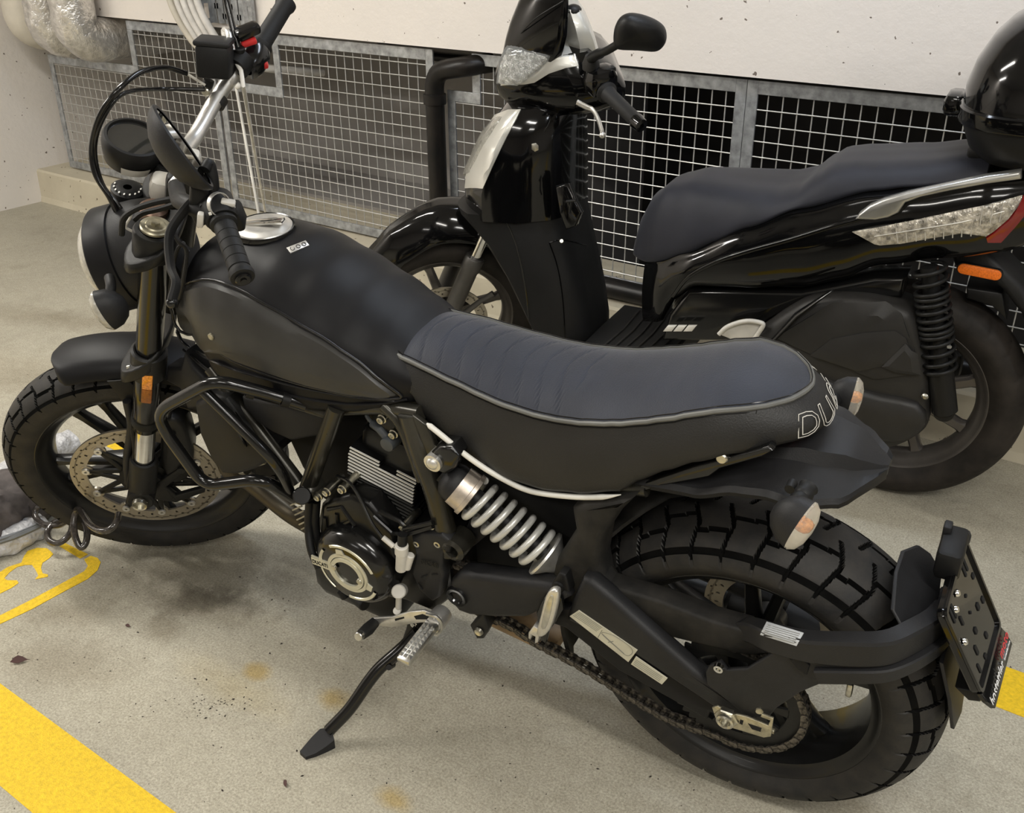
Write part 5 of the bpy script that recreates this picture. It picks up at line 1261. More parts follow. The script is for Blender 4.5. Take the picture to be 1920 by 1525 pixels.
# mudflap between tyre and plate (upper and lower)
fx = .268
def ox(px, py, x): return B.onx(px, py, x)
mf = [(1678, 1145), (1684, 1075), (1697, 1035), (1725, 1024), (1745, 1038), (1766, 1075), (1760, 1120), (1745, 1165), (1720, 1180), (1698, 1182)]
def cyl_x(px, py, R_):   # point on the cylinder of radius R_ around the rear axle
    o2 = B.Mi @ (CO-B.O); d = B.Mi @ at(px, py); a = d.x**2+d.z**2; b = 2*(o2.x*d.x+(o2.z-RR)*d.z); c_ = o2.x**2+(o2.z-RR)**2-R_**2
    t = (-b-math.sqrt(max(0, b*b-4*a*c_)))/(2*a); return o2+d*t
fp = [cyl_x(a_, b_, RR+.030) for a_, b_ in mf]
mud = Geo().plate(fp, (-.006, 0, 0), .001).o('mudguard_flap', M_PLAST2, arm)
mf2 = [V((.300, -.075, .515)), V((.322, -.072, .44)), V((.335, -.06, .37)), V((.340, .0, .345)), V((.335, .06, .37)), V((.322, .072, .44)), V((.300, .075, .515))]
Geo().plate([V((p.x-.01, p.y, p.z-.02)) for p in mf2], (-.006, 0, .001), .001).o('mudguard_flap_lower', M_PLAST2, arm)
# plate carrier
A_, D_ = L(1768, 1152, -.092), L(1838, 1305, -.092)
B_, C_ = L(1806, 1006, .092), L(1874, 1172, .092)
n_ = (B_-A_).cross(D_-A_).normalized(); n_ = n_ if n_.x > 0 else -n_
def qd(u, v, h=0): return A_.lerp(B_, u).lerp(D_.lerp(C_, u), v)+n_*h
def rrect(u0, v0, u1, v1, r=.06, h=0):
    out = []
    for cu, cv, a in ((u1-r, v1-r, 0), (u0+r, v1-r, 90), (u0+r, v0+r, 180), (u1-r, v0+r, 270)):
        for q in (0, 30, 60, 90): out.append(qd(cu+r*math.cos(rad(a+q)), cv+r*math.sin(rad(a+q)), h))
    return out
car = Geo().plate(rrect(0, 0, 1, 1, .07, 0), n_*-.012, .003).o('plate_carrier', M_PIANO, arm, ang=25, label='empty black number plate carrier')
# raised border
Geo().ring_loft([rrect(0, 0, 1, 1, .07, .0), rrect(0, 0, 1, 1, .07, .004), rrect(.03, .035, .97, .965, .05, .004), rrect(.03, .035, .97, .965, .05, .0)], cap0=False, cap1=False).o('carrier_border', M_GLOSS, car)
slots = [(.14, .16, .018, .16), (.20, .16, .018, .16), (.27, .34, .018, .10), (.72, .14, .02, .16), (.80, .14, .02, .16), (.86, .33, .03, .05), (.70, .55, .03, .07), (.86, .6, .03, .06), (.45, .62, .03, .06), (.30, .72, .025, .1), (.62, .82, .03, .06), (.42, .9, .03, .05), (.2, .85, .02, .1), (.55, .30, .02, .03), (.5, .45, .015, .03)]
for u, v, du, dv in slots: Geo().plate(rrect(u-du, v-dv*.5, u+du, v+dv*.5, .012, .0012), n_*-.002).o('carrier_slot', M_BLACKV, car, smooth=False)
for u, v in ((.38, .12), (.23, .17), (.13, .46)):
    Geo().lathe([(0, .004), (.004, .004), (.0055, .002), (.006, 0)], qd(u, v, .0015), n_, 14).o('carrier_bolt', M_CHROME, car)
strip = [qd(0.02, 1.0, .002), qd(.98, 1.0, .002), qd(1.0, 1.10, .006), qd(.96, 1.20, .010), qd(.04, 1.20, .010), qd(0.0, 1.08, .006)]
Geo().plate(strip, n_*-.008, .001).o('carrier_lower_strip', M_GLOSS, car)
def on_strip(tg, u0, u1, v0, v1, m_, nm):
    X0 = min(p.x for p in tg.v); X1 = max(p.x for p in tg.v); Y0 = min(p.y for p in tg.v); Y1 = max(p.y for p in tg.v)
    tg.v = [qd(lerp(u0, u1, (p.x-X0)/(X1-X0)), lerp(v1, v0, (p.y-Y0)/(Y1-Y0)), .0085+p.z) for p in tg.v]
    return tg.o(nm, m_, car, smooth=False)
on_strip(text_mesh('hostettler', .03, 0, .0003), .04, .60, 1.07, 1.19, mat('white_print', (.85, .85, .85), .5), 'strip_lettering')
on_strip(text_mesh('moto', .03, 0, .0003), .62, .97, 1.04, 1.11, mat('red_print', (.7, .05, .06), .5), 'strip_lettering')
on_strip(text_mesh('hostettler.com', .03, 0, .0003), .66, .95, 1.135, 1.175, MATS['white_print'], 'strip_lettering')
# lamp block over the carrier
Geo().box(A_.lerp(B_, .68)+n_*-.004+V((-.006, 0, .012)), (.036, .075, .050), None, .008).o('plate_lamp', M_PLAST, arm)
Geo().box(B_+V((-.004, -.01, .006)), (.030, .022, .022), None, .007).box(A_.lerp(B_, .80)+V((-.022, .0, .030)), (.012, .02, .03), None, .003).o('carrier_clamp', M_PLAST2, arm)
Geo().plate([L(1790, 1290, -.07), L(1840, 1300, -.07), L(1838, 1318, -.07), L(1815, 1315, -.07)], (0, .12, 0), .003).o('carrier_foot', M_PLAST, arm)
Geo().box(qd(.5, .5, -.045), (.03, .09, .06), None, .01).o('carrier_mount', M_PLAST, arm)
# ---------------------------------------------------------------- scooter
S = SK; SL_ = S.L; SF = S.F; sst = S.st
scoot = empty('scooter', 'gloss black scooter with silver trim and rear top case parked beside the mesh fence', 'scooter', S.mw)
RS = .303
src = V((0, 0, RS))
def sgroove(u, y): 
    v = abs(y)/.058; s = (u/.075 + .5*v + (0 if y > 0 else .5)) % 1
    return .003 if abs(s-.5) < .05 and v > .25 else 0
def srim(R, hw, c, tf=None): return rim(R, hw, c, tf)
srw = srim(.213, .048, src).o('rear_wheel_rim', M_RIMS, scoot)
tyre(RS, .130, .074, .056, .210, .048, src, sgroove, Nu=300, nt=24).o('rear_tire', M_RUBS, srw)
for k in range(8):
    a = 2*math.pi*k/8+.35; spoke_geo(src, a, .05, .190, .034, .028, 0, 0, .04, .03).o('spoke', M_RIMS, srw)
Geo().lathe([(0, -.06), (.04, -.06), (.05, -.04), (.055, 0), (.05, .05), (0, .05)], src, YV, 28).o('hub', M_RIMS, srw)
disc(src, .12, .085, .075, 24).o('rear_brake_disc', M_DISC, srw, smooth=False)
Geo().box(src+V((.09, .06, .07)), (.08, .05, .07), None, .015).o('rear_brake_caliper', M_DARKM, scoot)
sfc = V((-1.397, 0, .295))
sfw = srim(.213, .040, sfc, sst).o('front_wheel_rim', M_RIMS, scoot)
tyre(.295, .110, .062, .048, .210, .040, sfc, sgroove, Nu=260, nt=20, tf=sst).o('front_tire', M_RUBS, sfw)
for k in range(8):
    a = 2*math.pi*k/8+.2; spoke_geo(sfc, a, .04, .190, .030, .024, 0, 0, .035, .025).xf(sst).o('spoke', M_RIMS, sfw)
Geo().lathe([(0, -.05), (.03, -.05), (.045, -.03), (.045, .03), (.03, .05), (0, .05)], sfc, YV, 28).xf(sst).o('hub', M_RIMS, sfw)
disc(sfc, .13, .095, -.055, 24).xf(sst).o('front_brake_disc', M_DISC, sfw, smooth=False)
# fork legs of the scooter
for y in (-.088, .088):
    d = V((math.sin(rad(26)), 0, math.cos(rad(26)))); b0 = V((-1.425, y, .26))
    fk_ = Geo().lathe([(0, 0), (.020, 0), (.0265, .02), (.0265, .27), (.030, .275), (.030, .315), (.0265, .32), (0, .32)], b0, d, 24).xf(sst).o('fork_leg', M_SFORK, scoot)
    Geo().cyl(b0+d*.31, b0+d*.40, .0165, n=20).xf(sst).o('fork_stanchion', M_CHROME, fk_)
Geo().tube([SF(868, 590, -.10), SF(900, 565, -.10), SF(925, 550, -.10)], [.010, .008, .009], 12).xf(sst).o('brace_strut', M_SFORK, scoot)
# front fender of the scooter
rg = []
for k in range(30):
    a = rad(lerp(10, 158, k/29)); R_ = interp([(10, .40), (60, .405), (85, .400), (110, .355), (125, .330), (158, .312)], math.degrees(a)); row = []
    hw = interp([(10, .085), (85, .095), (130, .075), (158, .03)], math.degrees(a))
    for j in range(17):
        v = -1+2*j/16; drop = .10*max(0, abs(v)-.25)**1.6*1.25
        row.append(sfc+V((math.cos(a)*(R_-drop), v*hw*(1 if abs(v) < .9 else .98), math.sin(a)*(R_-drop))))
    rg.append(row+[p+(sfc+YV*p.y-p).normalized()*.005 for p in reversed(row)])
sfen = Geo().ring_loft(rg).xf(sst).o('front_fender', M_PIANO, scoot, ang=50)
def ustack(tab, zs, nose_p=2.0, xs_f=.45, n=14, taper=(.99, .94, .86, .5)):
    """horizontal U-shaped rings: tab gives (z, x_nose, x_rear, half width)"""
    rings = []
    for z in zs:
        xn = interp([(t[0], t[1]) for t in tab], z); xr = interp([(t[0], t[2]) for t in tab], z); w_ = interp([(t[0], t[3]) for t in tab], z)
        xs_ = lerp(xn, xr, xs_f); half = []
        for k in range(n+1):
            t = k/n; y = w_*math.sin(t*math.pi/2); half.append(V((xn+(xs_-xn)*(y/w_)**nose_p if w_ > 0 else xn, -y, z)))
        half += [V((lerp(xs_, xr, .5), -w_*taper[0], z)), V((lerp(xs_, xr, .9), -w_*taper[1], z)), V((xr, -w_*taper[2], z)), V((xr+.004, -w_*taper[3], z))]
        rings.append(half+[V((p.x, -p.y, p.z)) for p in reversed(half[1:])])
    return rings
BT = [(.26, -1.02, -.865, .16), (.34, -1.05, -.87, .175), (.42, -1.09, -.885, .185), (.50, -1.13, -.905, .195), (.60, -1.20, -.935, .205), (.68, -1.285, -.955, .212), (.75, -1.285, -.955, .21), (.85, -1.235, -.955, .20), (.93, -1.18, -.955, .175), (.975, -1.14, -.96, .14), (.99, -1.12, -.965, .10)]
TPR = (.90, .60, .44, .25)
body = Geo().ring_loft(ustack(BT, [.26, .30, .34, .38, .42, .46, .5, .55, .6, .64, .67, .69], 3.2, .30, taper=TPR)).o('leg_shield', M_SPLA, scoot, ang=40)
cowl = Geo().ring_loft(ustack([(z, a-.004, b-.0, w_+.004) for z, a, b, w_ in BT], [.675, .69, .72, .75, .78, .81, .84, .87, .90, .93, .955, .975, .99], 2.0, .45, taper=TPR)).o('front_cowl', M_PIANO, scoot, ang=40)
decal(cowl, S, [(850, 347), (856, 320), (880, 275), (905, 240), (930, 218), (955, 208), (977, 206), (968, 225), (950, 258), (925, 310), (906, 353), (875, 353)], .008, M_SSILV, 'silver_panel', nr=5)
decal(cowl, S, [(858, 333), (862, 312), (885, 270), (912, 238), (935, 222), (945, 222), (930, 245), (905, 285), (884, 325), (872, 330)], .011, mat('smoky_signal_lens', (.42, .41, .36), .15, trans=.35, coat=.6, var=(120, .25), bump=(90, .5, .004)), 'front_indicator', nr=5)
decal(cowl, S, [(996, 280), (996, 270), (1004, 268), (1009, 273), (1009, 281), (1002, 284)], .005, M_STEEL, 'cowl_screw', nr=2)
decal(body, S, [(848, 372), (868, 380), (890, 395), (900, 430), (906, 470), (925, 530), (950, 590), (935, 600), (905, 520), (875, 430)], .006, M_PIANO, 'shield_edge_trim', nr=4)
# panel joints of the leg shield
g = Geo()
for q in ([(1030, 455), (1055, 450), (1100, 460)], [(1030, 455), (1045, 500), (1055, 560), (1060, 640)], [(930, 380), (965, 450), (985, 540), (995, 640)]):
    bv = bvh_of(body); o0 = S.Mi @ (CO-S.O); pts = []
    for p in cat([V((a_, b_, 0)) for a_, b_ in q], 5):
        h = bv.ray_cast(o0, (S.Mi @ at(p.x, p.y)).normalized())
        if h[0]: pts.append(h[0])
    if len(pts) > 2: Geo().tube(pts, .0022, 6).o('shield_joint', M_PIANO, body)
Geo().cyl(SL_(1053, 452, -.20), SL_(1053, 454, -.17), .005, n=12).o('shield_screw', M_STEEL, body)
# glove box / lock side
side([(1040, 350), (1065, 345), (1078, 380), (1088, 400), (1078, 425), (1060, 432), (1048, 400)], -.165, .03, .006, front=SL_).o('inner_shield', M_PIANO, scoot)
g = Geo()
for q in ([(1062, 378), (1080, 376)], [(1072, 378), (1068, 400), (1080, 412)]): g.tube([SL_(a_, b_, -.20) for a_, b_ in q], .004, 8)
g.o('bag_hook', M_PLAST, scoot)
# neck between body and handlebar cover
Geo().cyl(V((-1.06, 0, .95)), V((-1.015, 0, 1.02)), .07, n=20).xf(lambda p: p).o('steering_neck', M_SPLA, scoot)
# handlebar cover
HT = [(.955, -1.08, -.92, .06), (.985, -1.150, -.870, .12), (1.02, -1.178, -.845, .145), (1.055, -1.180, -.845, .15), (1.09, -1.165, -.87, .14), (1.12, -1.15, -.91, .12), (1.145, -1.135, -.935, .105)]
hset = Geo().ring_loft(ustack(HT, [.955, .97, .985, 1.0, 1.02, 1.04, 1.055, 1.075, 1.09, 1.105, 1.12, 1.135, 1.145], 2.2, .6)).xf(sst).o('handlebar_cover', M_PIANO, scoot, ang=40)
decal(hset, S, [(940, 160), (985, 158), (1002, 155), (1030, 138), (1060, 128), (1085, 124), (1070, 95), (1055, 62), (1048, 75), (1035, 82), (1000, 78), (965, 82), (948, 120)], .004, M_SSILV, 'silver_surround', nr=6)
decal(hset, S, [(940, 155), (945, 120), (962, 83), (985, 78), (1020, 78), (1034, 84), (1034, 98), (1028, 112), (1010, 130), (985, 150), (972, 157)], .010, M_REFL, 'headlight_reflector', nr=7, ang=10)
decal(hset, S, [(938, 157), (943, 118), (960, 82), (985, 77), (1022, 76), (1037, 82), (1037, 100), (1030, 114), (1012, 132), (987, 152), (974, 159)], .018, M_GLASS, 'headlight_glass', nr=6, label='clear angular headlight glass')
# flyscreen
FT = [(1.125, -1.150, -1.01, .105), (1.16, -1.140, -1.0, .118), (1.20, -1.125, -.99, .122), (1.25, -1.10, -.985, .115), (1.30, -1.065, -.98, .095), (1.36, -1.02, -.975, .05)]
scr = Geo().ring_loft(ustack(FT, [1.125, 1.14, 1.16, 1.18, 1.2, 1.225, 1.25, 1.275, 1.3, 1.33, 1.36], 1.8, .8)).xf(sst).o('flyscreen', M_PIANO, scoot, ang=40)
Geo().tube(cat([SF(962, 82, -.02), SF(1000, 38, -.09), SF(1056, 2, -.115)], 6), .0016, 6).xf(sst).o('screen_crease', M_DARKM, scr)
# dash binnacle behind the screen
Geo().ring_loft(ustack([(1.10, -1.0, -.90, .08), (1.16, -1.0, -.915, .08), (1.20, -1.0, -.93, .07), (1.235, -1.0, -.95, .045)], [1.10, 1.13, 1.16, 1.18, 1.20, 1.22, 1.235], 2, .5)).xf(sst).o('dash_binnacle', M_SSILV, scoot)
Geo().sphere(SF(1075, 20, -.03), .022, 14, (1, 1, .7)).xf(sst).o('dash_cap', M_DARKM, scoot)
# handlebar grip, lever and mirror on the left
g0_, g1_ = SF(1136, 172, -.20), SF(1203, 236, -.365); gd = (g1_-g0_).normalized(); GL = (g1_-g0_).length
sg = Geo().lathe([(0, 0), (.027, 0), (.028, .006), (.021, .012), (.0185, .03), (.0175, GL-.03), (.019, GL-.026)], g0_, gd, 28).xf(sst).o('grip', M_GRIP, scoot)
Geo().lathe([(.0, GL-.026), (.019, GL-.026), (.0195, GL-.02), (.0165, GL), (.006, GL+.001), (.005, GL-.004), (0, GL-.004)], g0_, gd, 28).xf(sst).o('bar_end_weight', M_PIANO, sg)
Geo().box(SF(1125, 150, -.17), (.085, .07, .075), Matrix.Rotation(.3, 3, 'Z'), .025).xf(sst).o('switch_pod', M_PIANO, scoot)
Geo().box(SF(1143, 130, -.175), (.028, .020, .012), Matrix.Rotation(.3, 3, 'Z'), .003).xf(sst).o('switch', M_PLAST, scoot)
lv = [SF(1082, 192, -.17), SF(1098, 200, -.185), SF(1112, 207, -.20), SF(1122, 225, -.24), SF(1129, 248, -.29)]
Geo().tube(cat(lv, 6), [.0055]*8+[.0050]*17, 12, flat=1.5).sphere(lv[-1]+V((0, -.004, -.006)), .0085, 14).xf(sst).o('brake_lever', M_ALUD, scoot)
mpix = [(1153, 50), (1163, 32), (1180, 24), (1205, 27), (1232, 38), (1247, 52), (1250, 72), (1243, 88), (1228, 97), (1195, 95), (1160, 93), (1152, 85), (1150, 70)]
mpl = [SF(a_, b_, -.30+.0*a_) for a_, b_ in mpix]; mcn = sum(mpl, V())/len(mpl)
P_ = cat([V((a_, b_, 0)) for a_, b_ in mpix], 4, True); c_ = sum(P_, V())/len(P_); rings = []
for k in range(8):
    t = k/7; r = []
    for p in P_:
        q = c_.lerp(p, max(.02, math.sin(t*math.pi/2)) if t < 1 else 1)
        r.append(SF(q.x, q.y, -.30-.045*math.cos(t*math.pi/2)))
    rings.append(r)
rings.append([SF(c_.lerp(p, .95).x, c_.lerp(p, .95).y, -.292) for p in P_])
smir = Geo().ring_loft(rings).xf(sst).o('mirror', M_SPLA, scoot, ang=50, label='black rear-view mirror seen from its shell side')
Geo().tube(cat([SF(1160, 82, -.30), SF(1138, 95, -.27), SF(1118, 103, -.20), SF(1108, 112, -.17), SF(1107, 130, -.16)], 5), [.010]*8+[.013]*13, 14).xf(sst).o('mirror_stem', M_SPLA, smir)
Geo().lathe([(.0, .02), (.014, .02), (.017, .012), (.022, 0), (.022, -.014)], SF(1108, 118, -.165), V((0, 0, 1)), 24).xf(sst).o('stem_boot', M_RUB, smir)
# ---- floorboard
Geo().ring_loft([[V((x, y, z)) for y, z in ((-.185, .27), (-.19, .30), (-.18, .325), (0, .328), (.18, .325), (.19, .30), (.185, .27))] for x in (-.86, -.8, -.7, -.60)]).o('floorboard', M_SPLA, scoot)
for k in range(7): Geo().tube([V((-.80+.03*k, -.15, .328)), V((-.79+.03*k, 0, .330)), V((-.80+.03*k, .15, .328))], .003, 6).o('floor_rib', M_RUB, scoot)
# ---- seat
STP = [(-.745, .640), (-.73, .70), (-.70, .760), (-.65, .802), (-.58, .822), (-.45, .825), (-.36, .828), (-.31, .842), (-.27, .880), (-.235, .905), (-.18, .915), (-.05, .930), (.05, .950), (.10, .955)]
SWD = [(-.745, .070), (-.72, .095), (-.66, .130), (-.55, .160), (-.40, .175), (-.25, .168), (-.10, .158), (.05, .145), (.10, .135)]
SBT = [(-.745, .585), (-.70, .585), (-.65, .600), (-.57, .642), (-.49, .69), (-.41, .738), (-.29, .800), (-.13, .860), (-.06, .875), (.10, .90)]
rings = []
for k in range(60):
    x = lerp(-.745, .10, k/59); t, w_, b_ = interp(STP, x), interp(SWD, x), interp(SBT, x); h = max(.03, t-b_)
    half = [V((x, -w_*.9, t-h)), V((x, -w_, t-h+.006)), V((x, -w_*1.0, t-h*.75)), V((x, -w_*.93, t-h*.45)), V((x, -w_*.80, t-h*.2)), V((x, -w_*.60, t-h*.055)), V((x, -w_*.3, t-.002)), V((x, 0, t))]
    half = cat(half, 2); rings.append(half+[V((p.x, -p.y, p.z)) for p in reversed(half[:-1])])
Geo().ring_loft(rings).o('seat', M_SSEAT, scoot, ang=60)
# ---- side bodywork below the seat
PTP = [(-.70, .585), (-.64, .612), (-.57, .650), (-.41, .745), (-.29, .805), (-.13, .862), (-.02, .885), (.10, .915), (.25, .93), (.34, .915)]
PBT = [(-.70, .40), (-.64, .42), (-.60, .50), (-.54, .555), (-.40, .575), (-.26, .605), (-.17, .64), (-.09, .685), (.05, .72), (.17, .745), (.28, .80), (.34, .86)]
PWD = [(-.70, .11), (-.64, .155), (-.55, .185), (-.40, .200), (-.20, .205), (-.05, .200), (.10, .185), (.25, .13), (.34, .05)]
rings = []
for k in range(64):
    x = lerp(-.70, .34, k/63); t, w_, b_ = interp(PTP, x), interp(PWD, x), interp(PBT, x); h = max(.02, t-b_)
    half = [V((x, -w_*.60, b_)), V((x, -w_*.80, b_+h*.03)), V((x, -w_*.93, b_+h*.22)), V((x, -w_*.985, b_+h*.45)), V((x, -w_, b_+h*.60)), V((x, -w_*.965, b_+h*.78)), V((x, -w_*.90, b_+h*.93)), V((x, -w_*.80, t)), V((x, 0, t+.004))]
    half = cat(half, 2); rings.append(half+[V((p.x, -p.y, p.z)) for p in reversed(half[:-1])])
sbody = Geo().ring_loft(rings).o('side_bodywork', M_PIANO, scoot, ang=50)
tlx = decal(sbody, S, [(1598, 434), (1650, 425), (1720, 411), (1790, 396), (1850, 384), (1915, 366), (1912, 380), (1890, 408), (1862, 432), (1848, 441), (1800, 436), (1750, 444), (1690, 455), (1650, 458), (1640, 456), (1618, 444)], .008, mat('ribbed_tail_lens', (.62, .58, .50), .12, trans=.15, coat=.7, var=(70, .35), bump=(95, .8, .006), metal=.3), 'tail_lamp', nr=5, label='clear ribbed wedge-shaped tail lamp with a red tip')
decal(sbody, S, [(1917, 366), (1912, 384), (1890, 410), (1862, 434), (1848, 444), (1850, 452), (1875, 452), (1900, 425), (1925, 395), (1930, 370)], .010, M_REDL, 'tail_lamp_red_tip', nr=3)
g = Geo(); bv = bvh_of(sbody); o0 = S.Mi @ (CO-S.O)
def onbody(px, py, l=.010):
    d = (S.Mi @ at(px, py)).normalized(); h = bv.ray_cast(o0, d); 
    return h[0]+(h[1] if h[1].dot(d) < 0 else -h[1])*l if h[0] else None
for k in range(12):
    a_ = onbody(1680+18*k, 418-3.6*k, .0095); b_ = onbody(1684+17*k, 452-1.6*k if k < 9 else 446-3*k, .0095)
    if a_ and b_: g.tube([a_, b_], .0013, 6)
for q in ([(1640, 440), (1720, 428), (1800, 415), (1880, 395)],):
    pp = [onbody(*t) for t in q]; 
    if all(pp): g.tube(pp, .0013, 6)
g.o('lens_ribs', M_ALUD, tlx)
# sweeping gloss crease on the body
pp = [onbody(*t, 0) for t in [(1250, 598), (1262, 555), (1290, 520), (1340, 492), (1400, 472), (1480, 450), (1560, 425), (1640, 402)]]
pp = [p for p in pp if p]
if len(pp) > 2: Geo().tube(cat(pp, 5), .006, 10).o('body_crease', M_PIANO, sbody)
# grab rail
gp = [onbody(1608, 409, .006) or SL_(1608, 409, -.2), SL_(1632, 396, -.215), SL_(1665, 378, -.222), SL_(1700, 367, -.222), SL_(1760, 352, -.215), SL_(1840, 336, -.20), SL_(1900, 325, -.17)]
P = cat(gp, 6); n_ = len(P)
side([(1603, 412), (1610, 401), (1630, 386), (1655, 375), (1700, 362), (1780, 345), (1850, 330), (1915, 321), (1915, 337), (1850, 346), (1780, 359), (1725, 371), (1697, 381), (1684, 400), (1665, 409), (1640, 414)], -.222, .030, .006, front=SL_).o('grab_rail', M_SCHR, scoot, label='satin silver passenger grab rail')
Geo().box(V((.16, 0, .955)), (.22, .20, .035), None, .012).o('case_carrier', M_SPLA, scoot)
# ---- top case
rings = []
for z, x0, x1, w_ in ((.945, .10, .34, .15), (.95, .075, .38, .185), (.975, .045, .42, .21), (1.02, .025, .44, .222), (1.055, .018, .45, .226)):
    rings.append([V(((x0+x1)/2-(x1-x0)/2*math.copysign(abs(math.cos(t))**.55, math.cos(t)), -w_*math.copysign(abs(math.sin(t))**.6, math.sin(t)), z)) for t in [2*math.pi*i/40 for i in range(40)]])
tcs = Geo().ring_loft(rings).o('top_case', M_SPLA, scoot, label='domed gloss black top case on the scooter tail')
rings = []
for z, x0, x1, w_ in ((1.058, .018, .45, .226), (1.10, .018, .452, .225), (1.15, .03, .445, .215), (1.20, .055, .43, .195), (1.235, .085, .41, .17), (1.265, .13, .37, .13), (1.28, .18, .33, .07)):
    rings.append([V(((x0+x1)/2-(x1-x0)/2*math.copysign(abs(math.cos(t))**.6, math.cos(t)), -w_*math.copysign(abs(math.sin(t))**.65, math.sin(t)), z)) for t in [2*math.pi*i/48 for i in range(48)]])
Geo().ring_loft(rings).o('case_lid', M_PIANO, tcs, ang=40)
Geo().ring_loft([[V(((.234)-(.222)*math.copysign(abs(math.cos(t))**.55, math.cos(t))*k_, -.232*k_*math.copysign(abs(math.sin(t))**.6, math.sin(t)), z)) for t in [2*math.pi*i/48 for i in range(48)]] for z, k_ in ((1.030, .99), (1.034, 1.0), (1.060, 1.0), (1.064, .985))]).o('case_rim', M_PIANO, tcs)
Geo().box(V((.000, -.0, 1.045)), (.045, .10, .05), None, .014).o('case_latch', M_PIANO, tcs)
# ---- transmission cover
tcv = side([(1405, 640), (1437, 612), (1470, 588), (1520, 563), (1590, 560), (1640, 565), (1695, 580), (1715, 598), (1728, 640), (1740, 700), (1742, 760), (1738, 800), (1718, 822), (1680, 842), (1640, 846), (1560, 820), (1480, 760), (1420, 700)], -.200, .13, .022, sm=3, front=SL_).o('transmission_cover', M_SCOV, scoot, ang=50)
decal(tcv, S, [(1455, 632), (1560, 568), (1660, 568), (1690, 588), (1712, 650), (1722, 700), (1640, 710), (1520, 662)], .008, M_SCOV, 'cover_panel', nr=3, ang=20)
decal(tcv, S, [(1520, 664), (1560, 634), (1620, 622), (1680, 618), (1700, 632), (1722, 698), (1680, 690), (1655, 684), (1610, 694)], .014, M_SCOV, 'cover_panel', nr=3, ang=20)
decal(tcv, S, [(1655, 684), (1700, 640), (1716, 660), (1722, 700), (1680, 694)], .020, M_SCOV, 'cover_recess', nr=3, ang=20)
g = Geo().tube([SL_(1560, 545, -.21), SL_(1495, 590, -.21), SL_(1440, 648, -.21)], [.006, .016, .010], 10, flat=.5).o('cover_strut', M_PIANO, scoot)
side([(1500, 700), (1560, 720), (1650, 745), (1720, 760), (1735, 800), (1700, 830), (1640, 830), (1560, 800), (1500, 760)], -.218, .04, .014, sm=2, front=SL_).o('drive_cover', M_SCOV, scoot)
p = SL_(1734, 745, -.215); Geo().lathe([(0, -.003), (.004, -.003), (.006, 0), (.008, .002), (.008, .01)], p, YV, 16).o('cover_bolt', M_STEEL, scoot)
# black plastics between seat and cover, foot vents and folding pegs
side([(1290, 545), (1500, 548), (1640, 520), (1700, 520), (1690, 560), (1600, 560), (1520, 560), (1440, 600), (1400, 640), (1290, 640), (1240, 640), (1255, 590)], -.150, .10, .01, front=SL_).o('inner_bodywork', M_GLOSS, scoot)
for k in range(3): side([(1251+19*k, 612), (1267+19*k, 612), (1259+19*k, 622), (1243+19*k, 622)], -.19, .012, .001, front=SL_).o('footboard_pad', M_LGREY, scoot)
fo_ = [(1348, 627), (1362, 614), (1385, 605), (1405, 602), (1425, 605), (1431, 610), (1422, 625), (1411, 640)]
Geo().tube(cat([SL_(a_, b_, -.205) for a_, b_ in fo_], 4), .006, 10).o('peg_frame', M_LGREY, scoot)
side(fo_+[(1380, 640)], -.198, .01, .001, front=SL_).o('passenger_foot_peg', M_LGREY, scoot)
# ---- rear shock with its coil
q0, q1 = SL_(1742, 500, -.175), SL_(1772, 775, -.175); qd_ = (q1-q0).normalized(); QL = (q1-q0).length
ssh = Geo().cyl(q0, q1, .020, n=20).o('rear_shock', M_SPLA, scoot)
Geo().cyl(q0+qd_*QL*.68, q1, .030, n=24, bev=.006).o('shock_body', M_SPLA, ssh)
Geo().lathe([(.012, -.02), (.024, -.02), (.026, 0), (.024, .02), (.012, .02)], q1-qd_*.01, YV, 24).o('shock_eye', M_SPLA, ssh)
hp = []; e1 = YV-qd_*qd_.y; e1.normalize(); e2 = qd_.cross(e1)
for i in range(301):
    t = i/300; a = 2*math.pi*14*t; tt = interp([(0, 0), (.2, .17), (.65, .43), (1, .70)], t); hp.append(q0+qd_*QL*tt+(e1*math.cos(a)+e2*math.sin(a))*.036)
Geo().tube(hp, .0052, 10).o('coil_spring', M_SPLA, ssh)
Geo().cyl(src+V((0, -.20, .0)), src+V((0, -.06, 0)), .022, n=16).o('axle_housing', M_SPLA, scoot)
# ---- rear mudguard with orange reflector
side([(1780, 470), (1850, 470), (1920, 540), (1960, 620), (1990, 700), (1950, 700), (1915, 590), (1880, 545), (1850, 520), (1790, 500)], -.075, .15, .012, front=SL_).o('rear_mudguard', M_PLAST2, scoot)
cpz = [(1805, 496), (1870, 509)]
a_, b_ = SL_(1806, 504, -.09), SL_(1867, 516, -.09)
dd = (b_-a_).normalized(); up_ = V((0, 0, 1)); up_ = (up_-dd*up_.dot(dd)).normalized(); pts = []
for c0, s_ in ((b_, 1), (a_, -1)):
    for q in range(9):
        t = rad(-90+180*q/8); pts.append(c0+dd*math.cos(t)*.0125*s_+up_*math.sin(t)*.0125*s_)
rfb = Geo().plate([(a_+b_)/2+(p-(a_+b_)/2)*1.06-YV*-.002 for p in pts], (0, .012, 0), .001).o('reflector_base', M_PLAST, scoot)
Geo().plate([p-YV*.004 for p in pts], (0, .008, 0), .002).o('orange_reflector', M_ORANGE2, rfb, label='long orange side reflector on the rear mudguard')
Geo().plate([SL_(*q, -.05) for q in ((1812, 540), (1880, 550), (1888, 600), (1860, 575), (1812, 560))], (0, .10, 0), .004).o('inner_mudguard', M_SPLA, scoot)
